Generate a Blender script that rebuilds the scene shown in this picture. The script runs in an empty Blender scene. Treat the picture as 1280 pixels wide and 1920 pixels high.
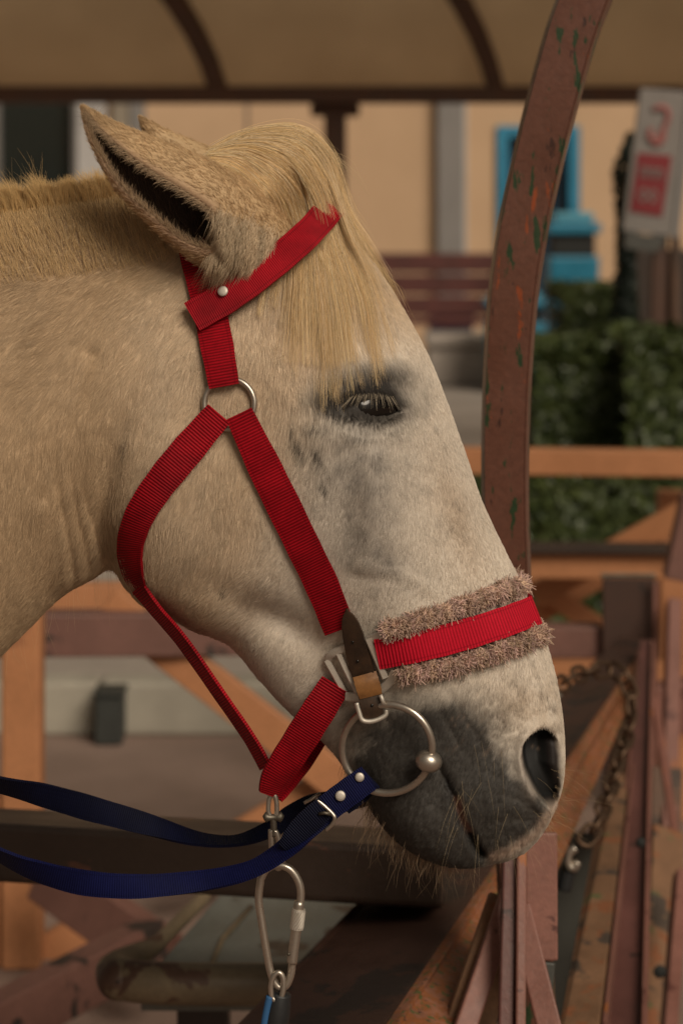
import bpy, bmesh, math, random
import numpy as np
from mathutils import Vector, Matrix
from mathutils.bvhtree import BVHTree

random.seed(7)
rng = np.random.default_rng(11)
sc = bpy.context.scene
col = sc.collection

# ------------------------------------------------------------------ camera
F = 4250.0        # focal length in photo pixels (photo is 1280 x 1920)
H = 1.35          # eye height; the horizon lies at photo row 400
HOR = 400.0
cam_d = bpy.data.cameras.new('camera')
cam = bpy.data.objects.new('camera', cam_d)
col.objects.link(cam)
cam.location = (0, 0, H)
cam.rotation_euler = (math.radians(90), 0, 0)
cam_d.sensor_fit = 'VERTICAL'
cam_d.sensor_height = 36.0
cam_d.sensor_width = 24.0
cam_d.lens = 36.0 * F / 1920.0
cam_d.shift_y = -(960.0 - HOR) / 1920.0
cam_d.clip_start = 0.05
cam_d.clip_end = 400
cam_d.dof.use_dof = True
cam_d.dof.focus_distance = 1.75
cam_d.dof.aperture_fstop = 7.0
sc.camera = cam

# ------------------------------------------------------------------ sky and sun (bright overcast)
SUN_DIR = Vector((0.40, -0.72, 0.62)).normalized()      # towards the sun
sun_el = math.asin(SUN_DIR.z)
sun_az = math.atan2(SUN_DIR.x, SUN_DIR.y)
world = bpy.data.worlds.new('World')
sc.world = world
world.use_nodes = True
wn = world.node_tree.nodes
wl = world.node_tree.links
wn.clear()
sky = wn.new('ShaderNodeTexSky')
sky.sky_type = 'NISHITA'
sky.sun_disc = False
sky.sun_elevation = sun_el
sky.sun_rotation = sun_az
sky.air_density = 1.0
sky.dust_density = 4.0
hsv = wn.new('ShaderNodeHueSaturation')     # overcast: the sky keeps its brightness but loses its blue
hsv.inputs['Saturation'].default_value = 0.12
tint = wn.new('ShaderNodeMix'); tint.data_type = 'RGBA'; tint.blend_type = 'MULTIPLY'
tint.inputs[0].default_value = 1.0
tint.inputs[7].default_value = (1.0, 0.87, 0.70, 1)
bg = wn.new('ShaderNodeBackground')
bg.inputs['Strength'].default_value = 0.05
wo = wn.new('ShaderNodeOutputWorld')
wl.new(sky.outputs[0], hsv.inputs['Color'])
wl.new(hsv.outputs[0], tint.inputs[6])
wl.new(tint.outputs[2], bg.inputs['Color'])
wl.new(bg.outputs[0], wo.inputs['Surface'])

sun_d = bpy.data.lights.new('sun', 'SUN')
sun_d.energy = 3.45
sun_d.angle = math.radians(28)
sun_d.color = (1.0, 0.88, 0.72)
sun = bpy.data.objects.new('sun', sun_d)
col.objects.link(sun)
sun.rotation_euler = SUN_DIR.to_track_quat('Z', 'Y').to_euler()

sc.view_settings.view_transform = 'Standard'
sc.view_settings.look = 'None'
sc.view_settings.exposure = -0.6
sc.view_settings.gamma = 1.0
sc.view_settings.use_curve_mapping = False

# ------------------------------------------------------------------ helpers
def P(u, v, d):
    """photo pixel (u, v) at depth d metres -> world point"""
    return Vector(((u - 640.0) * d / F, d, H - (v - HOR) * d / F))

def tag(o, label=None, cat=None, group=None, kind=None):
    if label: o['label'] = label
    if cat: o['category'] = cat
    if group: o['group'] = group
    if kind: o['kind'] = kind
    return o

def link(name, me, mat=None, parent=None):
    o = bpy.data.objects.new(name, me)
    col.objects.link(o)
    if mat is not None and me is not None:
        me.materials.append(mat)
    if parent is not None:
        o.parent = parent
        o.matrix_parent_inverse = Matrix.Translation(parent.location).inverted() if parent.type == 'EMPTY' else Matrix()
    return o

def empty(name, loc):
    o = bpy.data.objects.new(name, None)
    o.empty_display_size = 0.05
    o.location = loc
    col.objects.link(o)
    return o

def mesh_from(name, verts, faces, smooth=False):
    me = bpy.data.meshes.new(name)
    me.from_pydata([tuple(v) for v in verts], [], faces)
    me.validate()
    if smooth:
        me.polygons.foreach_set('use_smooth', [True] * len(me.polygons))
    me.update()
    return me

def bm_mesh(name, bm, smooth=False):
    me = bpy.data.meshes.new(name)
    bmesh.ops.recalc_face_normals(bm, faces=bm.faces)
    bm.to_mesh(me); bm.free()
    if smooth:
        me.polygons.foreach_set('use_smooth', [True] * len(me.polygons))
    return me

def hexa(name, c8, mat, parent=None, bevel=0.003, segs=2):
    """box from 8 corners: 0-3 first end (ccw), 4-7 other end"""
    bm = bmesh.new()
    vs = [bm.verts.new(c) for c in c8]
    for f in ((0, 1, 2, 3), (7, 6, 5, 4), (0, 4, 5, 1), (1, 5, 6, 2), (2, 6, 7, 3), (3, 7, 4, 0)):
        bm.faces.new([vs[i] for i in f])
    bmesh.ops.recalc_face_normals(bm, faces=bm.faces)
    if bevel:
        bmesh.ops.bevel(bm, geom=bm.edges[:], offset=bevel, segments=segs, affect='EDGES', profile=0.5)
    return link(name, bm_mesh(name, bm), mat, parent)

def box(name, x0, x1, y0, y1, z0, z1, mat, parent=None, bevel=0.003, segs=2):
    return hexa(name, [(x0, y0, z0), (x1, y0, z0), (x1, y0, z1), (x0, y0, z1),
                       (x0, y1, z0), (x1, y1, z0), (x1, y1, z1), (x0, y1, z1)], mat, parent, bevel, segs)

def bar(name, p0, p1, w, h, mat, parent=None, up=(0, 0, 1), bevel=0.003, roll=0.0):
    """straight bar of width w (sideways) and height h (along up)"""
    p0 = Vector(p0); p1 = Vector(p1)
    d = (p1 - p0).normalized()
    upv = Vector(up)
    s = d.cross(upv).normalized()
    n = s.cross(d).normalized()
    if roll:
        q = Matrix.Rotation(roll, 3, d)
        s = q @ s; n = q @ n
    c = []
    for p in (p0, p1):
        for a, b in ((-1, -1), (1, -1), (1, 1), (-1, 1)):
            c.append(p + s * (a * w / 2) + n * (b * h / 2))
    return hexa(name, c, mat, parent, bevel)

def catmull(pts, n):
    """smooth curve through pts (k x m array), n samples per span"""
    p = np.asarray(pts, float)
    k = len(p)
    ext = np.vstack([2 * p[0] - p[1], p, 2 * p[-1] - p[-2]])
    out = []
    for i in range(k - 1):
        a, b, c, d = ext[i], ext[i + 1], ext[i + 2], ext[i + 3]
        t = np.linspace(0, 1, n, endpoint=False)[:, None]
        out.append(0.5 * ((2 * b) + (c - a) * t + (2 * a - 5 * b + 4 * c - d) * t ** 2 + (3 * b - a - 3 * c + d) * t ** 3))
    out.append(p[-1:])
    return np.vstack(out)

def tube_mesh(name, pts, rad, segs=12, closed=False):
    pts = [Vector(p) for p in pts]
    n = len(pts)
    if not hasattr(rad, '__len__'):
        rad = [rad] * n
    verts, faces = [], []
    ref = None
    for i, p in enumerate(pts):
        if closed:
            t = (pts[(i + 1) % n] - pts[i - 1]).normalized()
        else:
            t = (pts[min(i + 1, n - 1)] - pts[max(i - 1, 0)]).normalized()
        if ref is None:
            ref = t.orthogonal().normalized()
        ref = (ref - t * ref.dot(t)).normalized()
        bi = t.cross(ref)
        for k in range(segs):
            a = 2 * math.pi * k / segs
            verts.append(p + (ref * math.cos(a) + bi * math.sin(a)) * rad[i])
    rng_ = n if closed else n - 1
    off = 0
    if closed:   # keep the seam untwisted: find best rotation
        f0 = [verts[k] for k in range(segs)]
        l0 = verts[(n - 1) * segs]
        off = min(range(segs), key=lambda k: (f0[k] - l0).length)
    for i in range(rng_):
        j = (i + 1) % n
        o = off if (closed and j == 0) else 0
        for k in range(segs):
            k2 = (k + 1) % segs
            faces.append((i * segs + k, i * segs + k2, j * segs + (k2 + o) % segs, j * segs + (k + o) % segs))
    if not closed:
        faces.append(tuple(reversed(range(segs))))
        faces.append(tuple((n - 1) * segs + k for k in range(segs)))
    return mesh_from(name, verts, faces, smooth=True)

# 2-D value noise, vectorised
_ng = rng.random((256, 256))
def vnoise(x, y, seed=0):
    x = np.asarray(x, float) + seed * 17.31; y = np.asarray(y, float) + seed * 9.77
    xi = np.floor(x).astype(int); yi = np.floor(y).astype(int)
    fx = x - xi; fy = y - yi
    fx = fx * fx * (3 - 2 * fx); fy = fy * fy * (3 - 2 * fy)
    g = lambda a, b: _ng[a % 256, b % 256]
    return ((g(xi, yi) * (1 - fx) + g(xi + 1, yi) * fx) * (1 - fy) + (g(xi, yi + 1) * (1 - fx) + g(xi + 1, yi + 1) * fx) * fy)

def fbm(x, y, oct=3, seed=0):
    s = 0; a = 1; t = 0
    for o in range(oct):
        s = s + a * vnoise(x * 2 ** o, y * 2 ** o, seed + o * 3); t += a; a *= 0.5
    return s / t

def sstep(a, b, x):
    t = np.clip((x - a) / (b - a), 0, 1)
    return t * t * (3 - 2 * t)

def seg_dist(u, v, pts):
    """distance from (u,v) arrays to a polyline in pixels; also the 0..1 position along it"""
    best = np.full(np.shape(u), 1e9); pos = np.zeros(np.shape(u))
    n = len(pts) - 1
    for i in range(n):
        ax, ay = pts[i]; bx, by = pts[i + 1]
        dx, dy = bx - ax, by - ay
        t = np.clip(((u - ax) * dx + (v - ay) * dy) / (dx * dx + dy * dy), 0, 1)
        d = np.hypot(u - ax - t * dx, v - ay - t * dy)
        m = d < best
        best = np.where(m, d, best); pos = np.where(m, (i + t) / n, pos)
    return best, pos

# ------------------------------------------------------------------ materials
def new_mat(name):
    m = bpy.data.materials.new(name)
    m.use_nodes = True
    nt = m.node_tree
    b = nt.nodes['Principled BSDF']
    return m, nt, b

def N(nt, kind, **kw):
    n = nt.nodes.new(kind)
    for k, v in kw.items():
        setattr(n, k, v)
    return n

def ramp(nt, fac, stops):
    r = nt.nodes.new('ShaderNodeValToRGB')
    el = r.color_ramp.elements
    while len(el) < len(stops): el.new(0.5)
    for e, (p, c) in zip(el, stops):
        e.position = p
        e.color = (c, c, c, 1) if not hasattr(c, '__len__') else (c[0], c[1], c[2], 1)
    nt.links.new(fac, r.inputs[0])
    return r

def mix(nt, fac, a, b, blend='MIX'):
    m = nt.nodes.new('ShaderNodeMix'); m.data_type = 'RGBA'; m.blend_type = blend
    for i, x in ((0, fac), (6, a), (7, b)):
        if hasattr(x, 'links') or isinstance(x, bpy.types.NodeSocket):
            nt.links.new(x, m.inputs[i])
        elif i == 0:
            m.inputs[0].default_value = x
        else:
            m.inputs[i].default_value = (x[0], x[1], x[2], 1)
    return m.outputs[2]

def noise(nt, vec, scale, detail=4, rough=0.6, dist=0.0):
    n = nt.nodes.new('ShaderNodeTexNoise')
    n.inputs['Scale'].default_value = scale
    n.inputs['Detail'].default_value = detail
    n.inputs['Roughness'].default_value = rough
    n.inputs['Distortion'].default_value = dist
    if vec is not None: nt.links.new(vec, n.inputs['Vector'])
    return n.outputs['Fac']

def mapping(nt, vec, scale=(1, 1, 1), rot=(0, 0, 0), loc=(0, 0, 0)):
    m = nt.nodes.new('ShaderNodeMapping')
    m.inputs['Scale'].default_value = scale
    m.inputs['Rotation'].default_value = rot
    m.inputs['Location'].default_value = loc
    nt.links.new(vec, m.inputs['Vector'])
    return m.outputs[0]

def objcoord(nt):
    return nt.nodes.new('ShaderNodeTexCoord').outputs['Object']

def bump(nt, b, h, strength=0.4, dist=0.002):
    bp = nt.nodes.new('ShaderNodeBump')
    bp.inputs['Strength'].default_value = strength
    bp.inputs['Distance'].default_value = dist
    nt.links.new(h, bp.inputs['Height'])
    nt.links.new(bp.outputs[0], b.inputs['Normal'])

def weathered(name, base, spots=(), wear=0.5, scale=9.0, stretch=(1, 1, 1), rough=0.55, var=0.25, bumps=0.35):
    """paint with patches of older coats showing; spots = [(colour, amount 0..1, scale)]"""
    m, nt, b = new_mat(name)
    oc = objcoord(nt)
    mc = mapping(nt, oc, stretch)
    n1 = noise(nt, oc, scale, 5, 0.65)
    dark = tuple(c * (1 - var) for c in base); lite = tuple(min(1, c * (1 + var)) for c in base)
    c = ramp(nt, n1, [(0.3, dark), (0.7, lite)]).outputs[0]
    hgt = n1
    for i, (sc_, am, ss) in enumerate(spots):
        mo = mapping(nt, mc, (1, 1, 1), (0, 0, 0), (3.1 * i + 1.7, 5.3 * i, 2.9 * i))
        nn = noise(nt, mo, ss, 5, 0.62, 0.3)
        th = 0.72 - 0.34 * am
        f = ramp(nt, nn, [(th, 0.0), (th + 0.025, 1.0)]).outputs[0]
        c = mix(nt, f, c, sc_)
    fine = noise(nt, oc, 160, 3, 0.7)
    c = mix(nt, 0.35, c, ramp(nt, fine, [(0.3, (0.55, 0.55, 0.55)), (0.7, (1.3, 1.3, 1.3))]).outputs[0], 'MULTIPLY')
    nt.links.new(c, b.inputs['Base Color'])
    r = ramp(nt, n1, [(0.3, rough - 0.12), (0.7, min(1, rough + 0.15))]).outputs[0]
    nt.links.new(r, b.inputs['Roughness'])
    bump(nt, b, fine, bumps, 0.0012)
    return m
COAT_N = 290000
# ================================================================== THE HORSE
DH = 1.80                       # distance of the horse's middle plane
S = DH / F

ROWS = [  # top (u,v), bottom (u,v), half widths in mm at 10/30/50/70/90 % from top to bottom
 ((-420, 420), (-420, 1600), (45, 85, 110, 118, 95)),
 ((-260, 405), (-260, 1445), (43, 80, 106, 112, 88)),
 ((-110, 392), (-110, 1318), (38, 75, 101, 106, 80)),
 ((0, 382), (0, 1230), (34, 70, 96, 100, 72)),
 ((110, 370), (108, 1124), (33, 66, 91, 94, 64)),
 ((205, 356), (180, 1080), (34, 64, 86, 86, 54)),
 ((295, 342), (212, 1067), (38, 66, 83, 84, 56)),
 ((385, 330), (234, 1090), (43, 71, 84, 88, 62)),
 ((470, 326), (262, 1122), (50, 78, 88, 92, 66)),
 ((556, 356), (305, 1146), (57, 88, 93, 92, 66)),
 ((630, 414), (365, 1178), (62, 95, 97, 89, 62)),
 ((697, 490), (430, 1206), (62, 99, 97, 83, 54)),
 ((755, 578), (484, 1268), (55, 101, 96, 75, 46)),
 ((803, 668), (535, 1326), (48, 96, 90, 68, 40)),
 ((838, 755), (582, 1368), (41, 82, 81, 59, 33)),
 ((872, 850), (620, 1405), (36, 67, 72, 56, 34)),
 ((905, 945), (645, 1438), (33, 57, 65, 54, 36)),
 ((944, 1028), (668, 1472), (31, 51, 59, 52, 37)),
 ((985, 1110), (686, 1502), (31, 48, 55, 50, 38)),
 ((1018, 1190), (704, 1530), (32, 47, 53, 49, 38)),
 ((1040, 1265), (724, 1556), (34, 48, 52, 48, 38)),
 ((1053, 1340), (750, 1580), (36, 51, 53, 48, 37)),
 ((1058, 1410), (782, 1600), (37, 53, 53, 47, 36)),
 ((1053, 1470), (816, 1612), (35, 50, 51, 45, 34)),
 ((1032, 1525), (850, 1615), (30, 44, 46, 41, 31)),
 ((1002, 1568), (882, 1610), (24, 34, 36, 33, 25)),
 ((966, 1595), (912, 1606), (12, 18, 20, 18, 13)),
 ((940, 1603), (936, 1606), (1, 2, 2, 2, 1)),
]
R_ = np.array([[*t, *b, *w] for t, b, w in ROWS], float)
ST = catmull(R_, 18)                                   # stations
NS = len(ST); NV = 120
th = np.linspace(0, math.pi, NV + 1)
vf = (1 - np.cos(th)) / 2 * 0.6 + np.linspace(0, 1, NV + 1) * 0.4
nodes = np.array([0.1, 0.3, 0.5, 0.7, 0.9])
e_ = lambda v: np.sqrt(np.clip(1 - (2 * v - 1) ** 2, 0, 1))
gn = ST[:, 4:9] / e_(nodes)                            # profile without the rounding
def prof(g, v):                                        # smooth interpolation over the 5 nodes
    ext = np.concatenate([g[:, :1] , g, g[:, -1:]], 1)
    x = np.clip((v - 0.1) / 0.2, -0.5, 4.5)
    i = np.clip(np.floor(x).astype(int), 0, 3); t = np.clip(x - i, 0, 1)
    ex2 = np.concatenate([ext[:, :1], ext, ext[:, -1:]], 1)
    a, b, c, d = (g[:, np.clip(i - 1, 0, 4)], g[:, i], g[:, np.clip(i + 1, 0, 4)], g[:, np.clip(i + 2, 0, 4)])
    return 0.5 * ((2 * b) + (c - a) * t + (2 * a - 5 * b + 4 * c - d) * t ** 2 + (3 * b - a - 3 * c + d) * t ** 3)
HW = prof(gn, vf) * e_(vf)[None, :] / 1000.0           # half width in metres
U0 = ST[:, 0:1] + (ST[:, 2:3] - ST[:, 0:1]) * vf[None, :]
V0 = ST[:, 1:2] + (ST[:, 3:4] - ST[:, 1:2]) * vf[None, :]
X0 = (U0 - 640) * S; Z0 = H - (V0 - HOR) * S
Yn = DH - HW
PU = 640 + X0 * F / Yn; PV = HOR + (H - Z0) * F / Yn   # where the near side shows in the photograph

G = lambda u, v, cu, cv, su, sv, a=0.0: np.exp(-0.5 * ((((u - cu) * math.cos(a) + (v - cv) * math.sin(a)) / su) ** 2 + ((-(u - cu) * math.sin(a) + (v - cv) * math.cos(a)) / sv) ** 2))

def nostril_mask(u, v):
    # comma-shaped opening: round above, drawn out into a slit at its foot
    cx = np.interp(v, [1365, 1400, 1440, 1480, 1520], [1018, 1014, 1017, 1026, 1034])
    hw = np.interp(v, [1362, 1368, 1376, 1388, 1402, 1420, 1450, 1480, 1505, 1522], [0, 10, 19, 27, 32, 35, 33, 25, 13, 0])
    return sstep(1.22, 0.78, np.abs(u - cx) / np.maximum(hw, 0.5)) * sstep(1360, 1376, v) * sstep(1524, 1500, v)
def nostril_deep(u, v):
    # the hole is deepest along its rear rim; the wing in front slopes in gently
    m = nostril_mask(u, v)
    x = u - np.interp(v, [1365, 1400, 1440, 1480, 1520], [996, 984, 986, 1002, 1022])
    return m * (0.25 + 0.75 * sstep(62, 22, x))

MOUTH = [(818, 1432), (838, 1470), (854, 1500), (864, 1535), (884, 1572), (902, 1602)]
VEIN = [(640, 1050), (690, 1068), (745, 1072), (790, 1100), (835, 1122)]
VEIN2 = [(700, 960), (730, 1010), (742, 1072)]
CREST = [(705, 860), (700, 960), (690, 1050)]

def displace(u, v):
    """outward relief in mm over the near side"""
    d = np.zeros_like(u)
    # cheek plate with a soft lower front edge
    r = np.hypot((u - 395) / 1.0, (v - 900) / 1.15)
    d += 6 * sstep(265, 190, r)
    # hollow behind the jaw and along the throat
    dd, _ = seg_dist(u, v, [(205, 1070), (192, 960), (215, 820), (290, 650)])
    d -= 7 * np.exp(-(dd / 24) ** 2) * sstep(600, 900, v)
    for k, x0 in enumerate((120, 150, 172)):
        dd, _ = seg_dist(u, v, [(x0 + 30, 1090), (x0, 960), (x0 - 20, 850)])
        d -= 1.6 * np.exp(-(dd / 8) ** 2) * sstep(820, 980, v)
    dd, _ = seg_dist(u, v, [(85, 930), (125, 800), (175, 660)])
    d -= 2.0 * np.exp(-(dd / 13) ** 2)
    # hollow under the cheek, in front of the jaw
    d -= 9 * G(u, v, 520, 1165, 85, 26, 0.5)
    d -= 4 * G(u, v, 575, 1240, 40, 60, 0.2)
    # brow, eye socket, temple hollow
    d += 7 * G(u, v, 690, 690, 75, 22, 0.08)
    d -= 9 * G(u, v, 600, 640, 45, 45)
    d += 3.5 * G(u, v, 690, 815, 60, 18)
    up = 750 + 0.006 * (u - 692) ** 2; lo = 786 - 0.0045 * (u - 700) ** 2     # lid lines
    op = sstep(up - 3, up + 4, v) * sstep(lo + 3, lo - 4, v) * sstep(640, 650, u) * sstep(756, 748, u)
    d -= 3.0 * G(u, v, 697, 757, 60, 34)
    d -= 9 * op
    # upper lid: a fold hanging over the eye
    dd, t = seg_dist(u, v, [(640, 740), (668, 727), (700, 724), (732, 732), (752, 752)])
    d += 3.2 * np.exp(-(dd / 9) ** 2)
    dd, t = seg_dist(u, v, [(650, 712), (690, 704), (735, 712)])
    d -= 1.8 * np.exp(-(dd / 4.5) ** 2)
    dd, t = seg_dist(u, v, [(645, 776), (675, 792), (710, 794), (742, 782)])
    d += 2.2 * np.exp(-(dd / 6) ** 2)
    dd, t = seg_dist(u, v, [(640, 800), (680, 815), (720, 812)])
    d -= 1.0 * np.exp(-(dd / 4) ** 2)
    # bones and veins of the face
    dd, t = seg_dist(u, v, CREST)
    d += 3.5 * np.exp(-(dd / 26) ** 2)
    d -= 4.0 * G(u, v, 800, 1010, 40, 110, -0.35)
    for vv, a, w in ((VEIN, 1.0, 11), (VEIN2, 0.8, 13)):
        dd, t = seg_dist(u, v, vv)
        d += a * np.exp(-(dd / w) ** 2) * np.sin(np.pi * np.clip(t, 0, 1)) ** 0.7
    # muzzle
    nm = nostril_mask(u, v)
    rim, _ = seg_dist(u, v, [(1040, 1362), (1010, 1360), (985, 1382), (975, 1425), (985, 1465), (1008, 1510)])
    d += 4.0 * np.exp(-(rim / 11) ** 2) * (1 - nm)
    d -= 26 * nostril_deep(u, v)
    d += 4 * G(u, v, 935, 1500, 60, 40)
    d += 4.5 * G(u, v, 795, 1545, 55, 40)
    d -= 3 * G(u, v, 900, 1400, 50, 70, -0.3)
    dd, t = seg_dist(u, v, MOUTH)
    d -= (4 + 6 * t) * np.exp(-(dd / 8.0) ** 2)
    for ln, a in (([(808, 1300), (845, 1370), (880, 1430)], 1.3), ([(840, 1290), (880, 1360), (915, 1420)], 1.3),
                  ([(780, 1330), (815, 1400)], 1.2), ([(870, 1310), (905, 1370)], 0.7), ([(940, 1490), (975, 1500), (1000, 1515)], 1.2),
                  ([(905, 1540), (960, 1535), (1005, 1540)], 0.9)):
        dd, t = seg_dist(u, v, ln)
        d -= 0.75 * a * np.exp(-(dd / 8) ** 2) * np.sin(np.pi * np.clip(t, 0, 1))
    mz = sstep(1290, 1420, v + 0.15 * (u - 850)) * (1 - nm)
    wr = fbm((u + 0.5 * v) / 11, (v - 0.5 * u) / 34, 3, 14) - 0.5          # skin folds running down and back
    d += 2.2 * wr * mz + 1.0 * (fbm(u / 7, v / 7, 2, 15) - 0.5) * mz
    d += 0.9 * (fbm(u / 60, v / 60, 2, 5) - 0.5)
    return d

DISP = displace(PU, PV) / 1000.0
edge = sstep(0.0, 0.05, vf) * sstep(1.0, 0.95, vf)
DISP = DISP * edge[None, :]
HWd = np.maximum(HW + DISP * np.clip(HW / 0.02, 0, 1), 0.0004)
HWd[:, 0] = 0; HWd[:, -1] = 0
# lips and chin ripple slightly in profile too
nearP = np.stack([X0, DH - HWd, Z0], -1)
farP = np.stack([X0, DH + HWd, Z0], -1)[:, 1:-1][:, ::-1]
ring = np.concatenate([nearP, farP], 1)               # NS x (2*NV)
nr = ring.shape[1]
pu_r = np.concatenate([PU, PU[:, 1:-1][:, ::-1]], 1).ravel()
pv_r = np.concatenate([PV, PV[:, 1:-1][:, ::-1]], 1).ravel()
body_v = ring.reshape(-1, 3)
ii, jj = np.meshgrid(np.arange(NS - 1), np.arange(nr), indexing='ij')
j2 = (jj + 1) % nr
body_f = np.stack([ii * nr + jj, ii * nr + j2, (ii + 1) * nr + j2, (ii + 1) * nr + jj], -1).reshape(-1, 4)

# ---- coat colour (pigment, plus shade painted in at the neck and nostril)
def coat_colour(u, v):
    n1 = fbm(u / 70, v / 70, 3, 1); n2 = fbm(u / 18, v / 18, 3, 2); n3 = fbm(u / 5, v / 5, 2, 3)
    cream = np.array([0.70, 0.545, 0.385]); yellow = np.array([0.55, 0.365, 0.17]); face = np.array([0.77, 0.68, 0.575])
    grey = np.array([0.30, 0.265, 0.235]); dark = np.array([0.024, 0.020, 0.018]); pink = np.array([0.42, 0.22, 0.17])
    def L(c, d, m): return c * (1 - m[..., None]) + d * m[..., None]
    c = np.broadcast_to(cream, u.shape + (3,)).copy()
    # yellow stain towards the mane and under the forelock
    c = L(c, yellow, np.clip(sstep(640, 380, v) * sstep(560, 200, u) * 0.85 + 0.25 * (n1 - 0.4), 0, 1))
    neck = np.array([0.51, 0.355, 0.212])  # warmer neck tone, lowered in colour to stay dimmer under the frontal sun
    c = L(c, neck, np.clip(sstep(330, 170, u) * 0.9, 0, 1))
    fm = sstep(480, 680, u + 0.35 * (v - 800)) * sstep(540, 700, v)
    c = L(c, face, np.clip(fm, 0, 1))
    # grey skin showing through the short coat below the eye and along the face
    g = 0.55 * G(u, v, 690, 865, 50, 60) + 0.4 * G(u, v, 640, 950, 55, 120, -0.4) + 0.4 * G(u, v, 715, 960, 30, 70, -0.2) + 0.4 * G(u, v, 700, 1045, 70, 26, 0.3)
    g = g + 0.12 * G(u, v, 690, 1120, 70, 50)
    c = L(c, grey, np.clip(g * (0.45 + 0.9 * n2), 0, 0.85))
    c = L(c, np.array([0.50, 0.36, 0.24]), np.clip(0.5 * G(u, v, 855, 970, 22, 90, -0.3) + 0.6 * G(u, v, 985, 1325, 55, 40) * n2 * 1.5, 0, 0.7))
    # eye surround
    e = 1.4 * G(u, v, 698, 758, 48, 30) ** 0.8 + 1.0 * G(u, v, 626, 742, 34, 22) + 0.55 * G(u, v, 712, 697, 46, 20)
    c = L(c, dark, np.clip(e * 1.15 - 0.12 + 0.25 * (n2 - 0.5), 0, 0.97))
    # muzzle: dark skin around mouth, lips and chin
    m = 1.1 * G(u, v, 735, 1450, 75, 75) + 1.2 * G(u, v, 835, 1440, 45, 60, -0.2) + 1.2 * G(u, v, 790, 1545, 75, 55) + 1.1 * G(u, v, 915, 1510, 62, 52) + 0.9 * G(u, v, 980, 1520, 36, 30) + 0.55 * G(u, v, 880, 1410, 60, 60, -0.2) + 0.3 * G(u, v, 720, 1340, 60, 36)
    m = m + 0.35 * G(u, v, 860, 1340, 70, 30)
    m = m + 0.9 * G(u, v, 850, 1600, 70, 30)
    c = L(c, np.array([0.019, 0.017, 0.016]), np.clip(m * 1.15 - 0.08 + 0.7 * (n2 - 0.5) * (1 - 0.4 * np.clip(m, 0, 1)) + 0.25 * (n3 - 0.5), 0, 0.95))
    # pale rims
    pr, _ = seg_dist(u, v, [(985, 1395), (982, 1440), (1000, 1480)])
    c = L(c, np.array([0.40, 0.34, 0.29]), 0.8 * np.exp(-(pr / 13) ** 2))
    lr, _ = seg_dist(u, v, [(925, 1606), (955, 1596), (1005, 1562), (1046, 1500)])
    c = L(c, np.array([0.52, 0.36, 0.27]), 0.6 * np.exp(-(lr / 10) ** 2))
    # mouth line
    mr, t = seg_dist(u, v, MOUTH[1:])
    c = L(c, dark * 0.7, 0.9 * np.exp(-(mr / 10) ** 2))
    mr2, t2 = seg_dist(u, v, [(858, 1496), (866, 1528), (880, 1556)])
    c = L(c, pink * 0.9, 0.95 * np.exp(-(mr2 / 5.5) ** 2))
    # inside of the nostril: dark skin, with its depth shade painted into the colour
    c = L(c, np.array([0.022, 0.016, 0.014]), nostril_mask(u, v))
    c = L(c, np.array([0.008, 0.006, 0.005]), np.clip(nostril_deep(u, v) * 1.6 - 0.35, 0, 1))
    # scars and freckles
    for ln, w in (([(592, 754), (612, 766), (630, 778)], 4.8), ([(570, 798), (590, 797), (612, 803)], 5.0),
                  ([(556, 824), (568, 852)], 7), ([(588, 838), (602, 862)], 6), ([(548, 795), (545, 815)], 2.5), ([(232, 825), (238, 835)], 4),
                  ([(418, 1100), (424, 1112)], 3.5), ([(600, 905), (612, 915)], 5)):
        dd, _ = seg_dist(u, v, ln)
        c = L(c, np.array([0.055, 0.044, 0.036]), 0.95 * np.exp(-(dd / w) ** 2) * np.clip(0.4 + 1.2 * n3, 0, 1))
    fr = np.random.default_rng(4)
    for k in range(70):
        fu = fr.uniform(830, 1050); fv = fr.uniform(1230, 1420); w = fr.uniform(1.5, 3.6)
        c = L(c, np.array([0.16, 0.115, 0.085]), 0.75 * np.exp(-(np.hypot(u - fu, v - fv) / w) ** 2))
    for k in range(60):
        fu = fr.uniform(560, 860); fv = fr.uniform(800, 1120); w = fr.uniform(1.5, 3.0)
        c = L(c, np.array([0.2, 0.16, 0.13]), 0.5 * np.exp(-(np.hypot(u - fu, v - fv) / w) ** 2))
    k = 0.86 + 0.28 * n1 * 0.5 + 0.08 * (n2 - 0.5) + 0.06 * (n3 - 0.5)
    return np.clip(c * k[..., None], 0.01, 1)

body_c = coat_colour(pu_r, pv_r)

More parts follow.
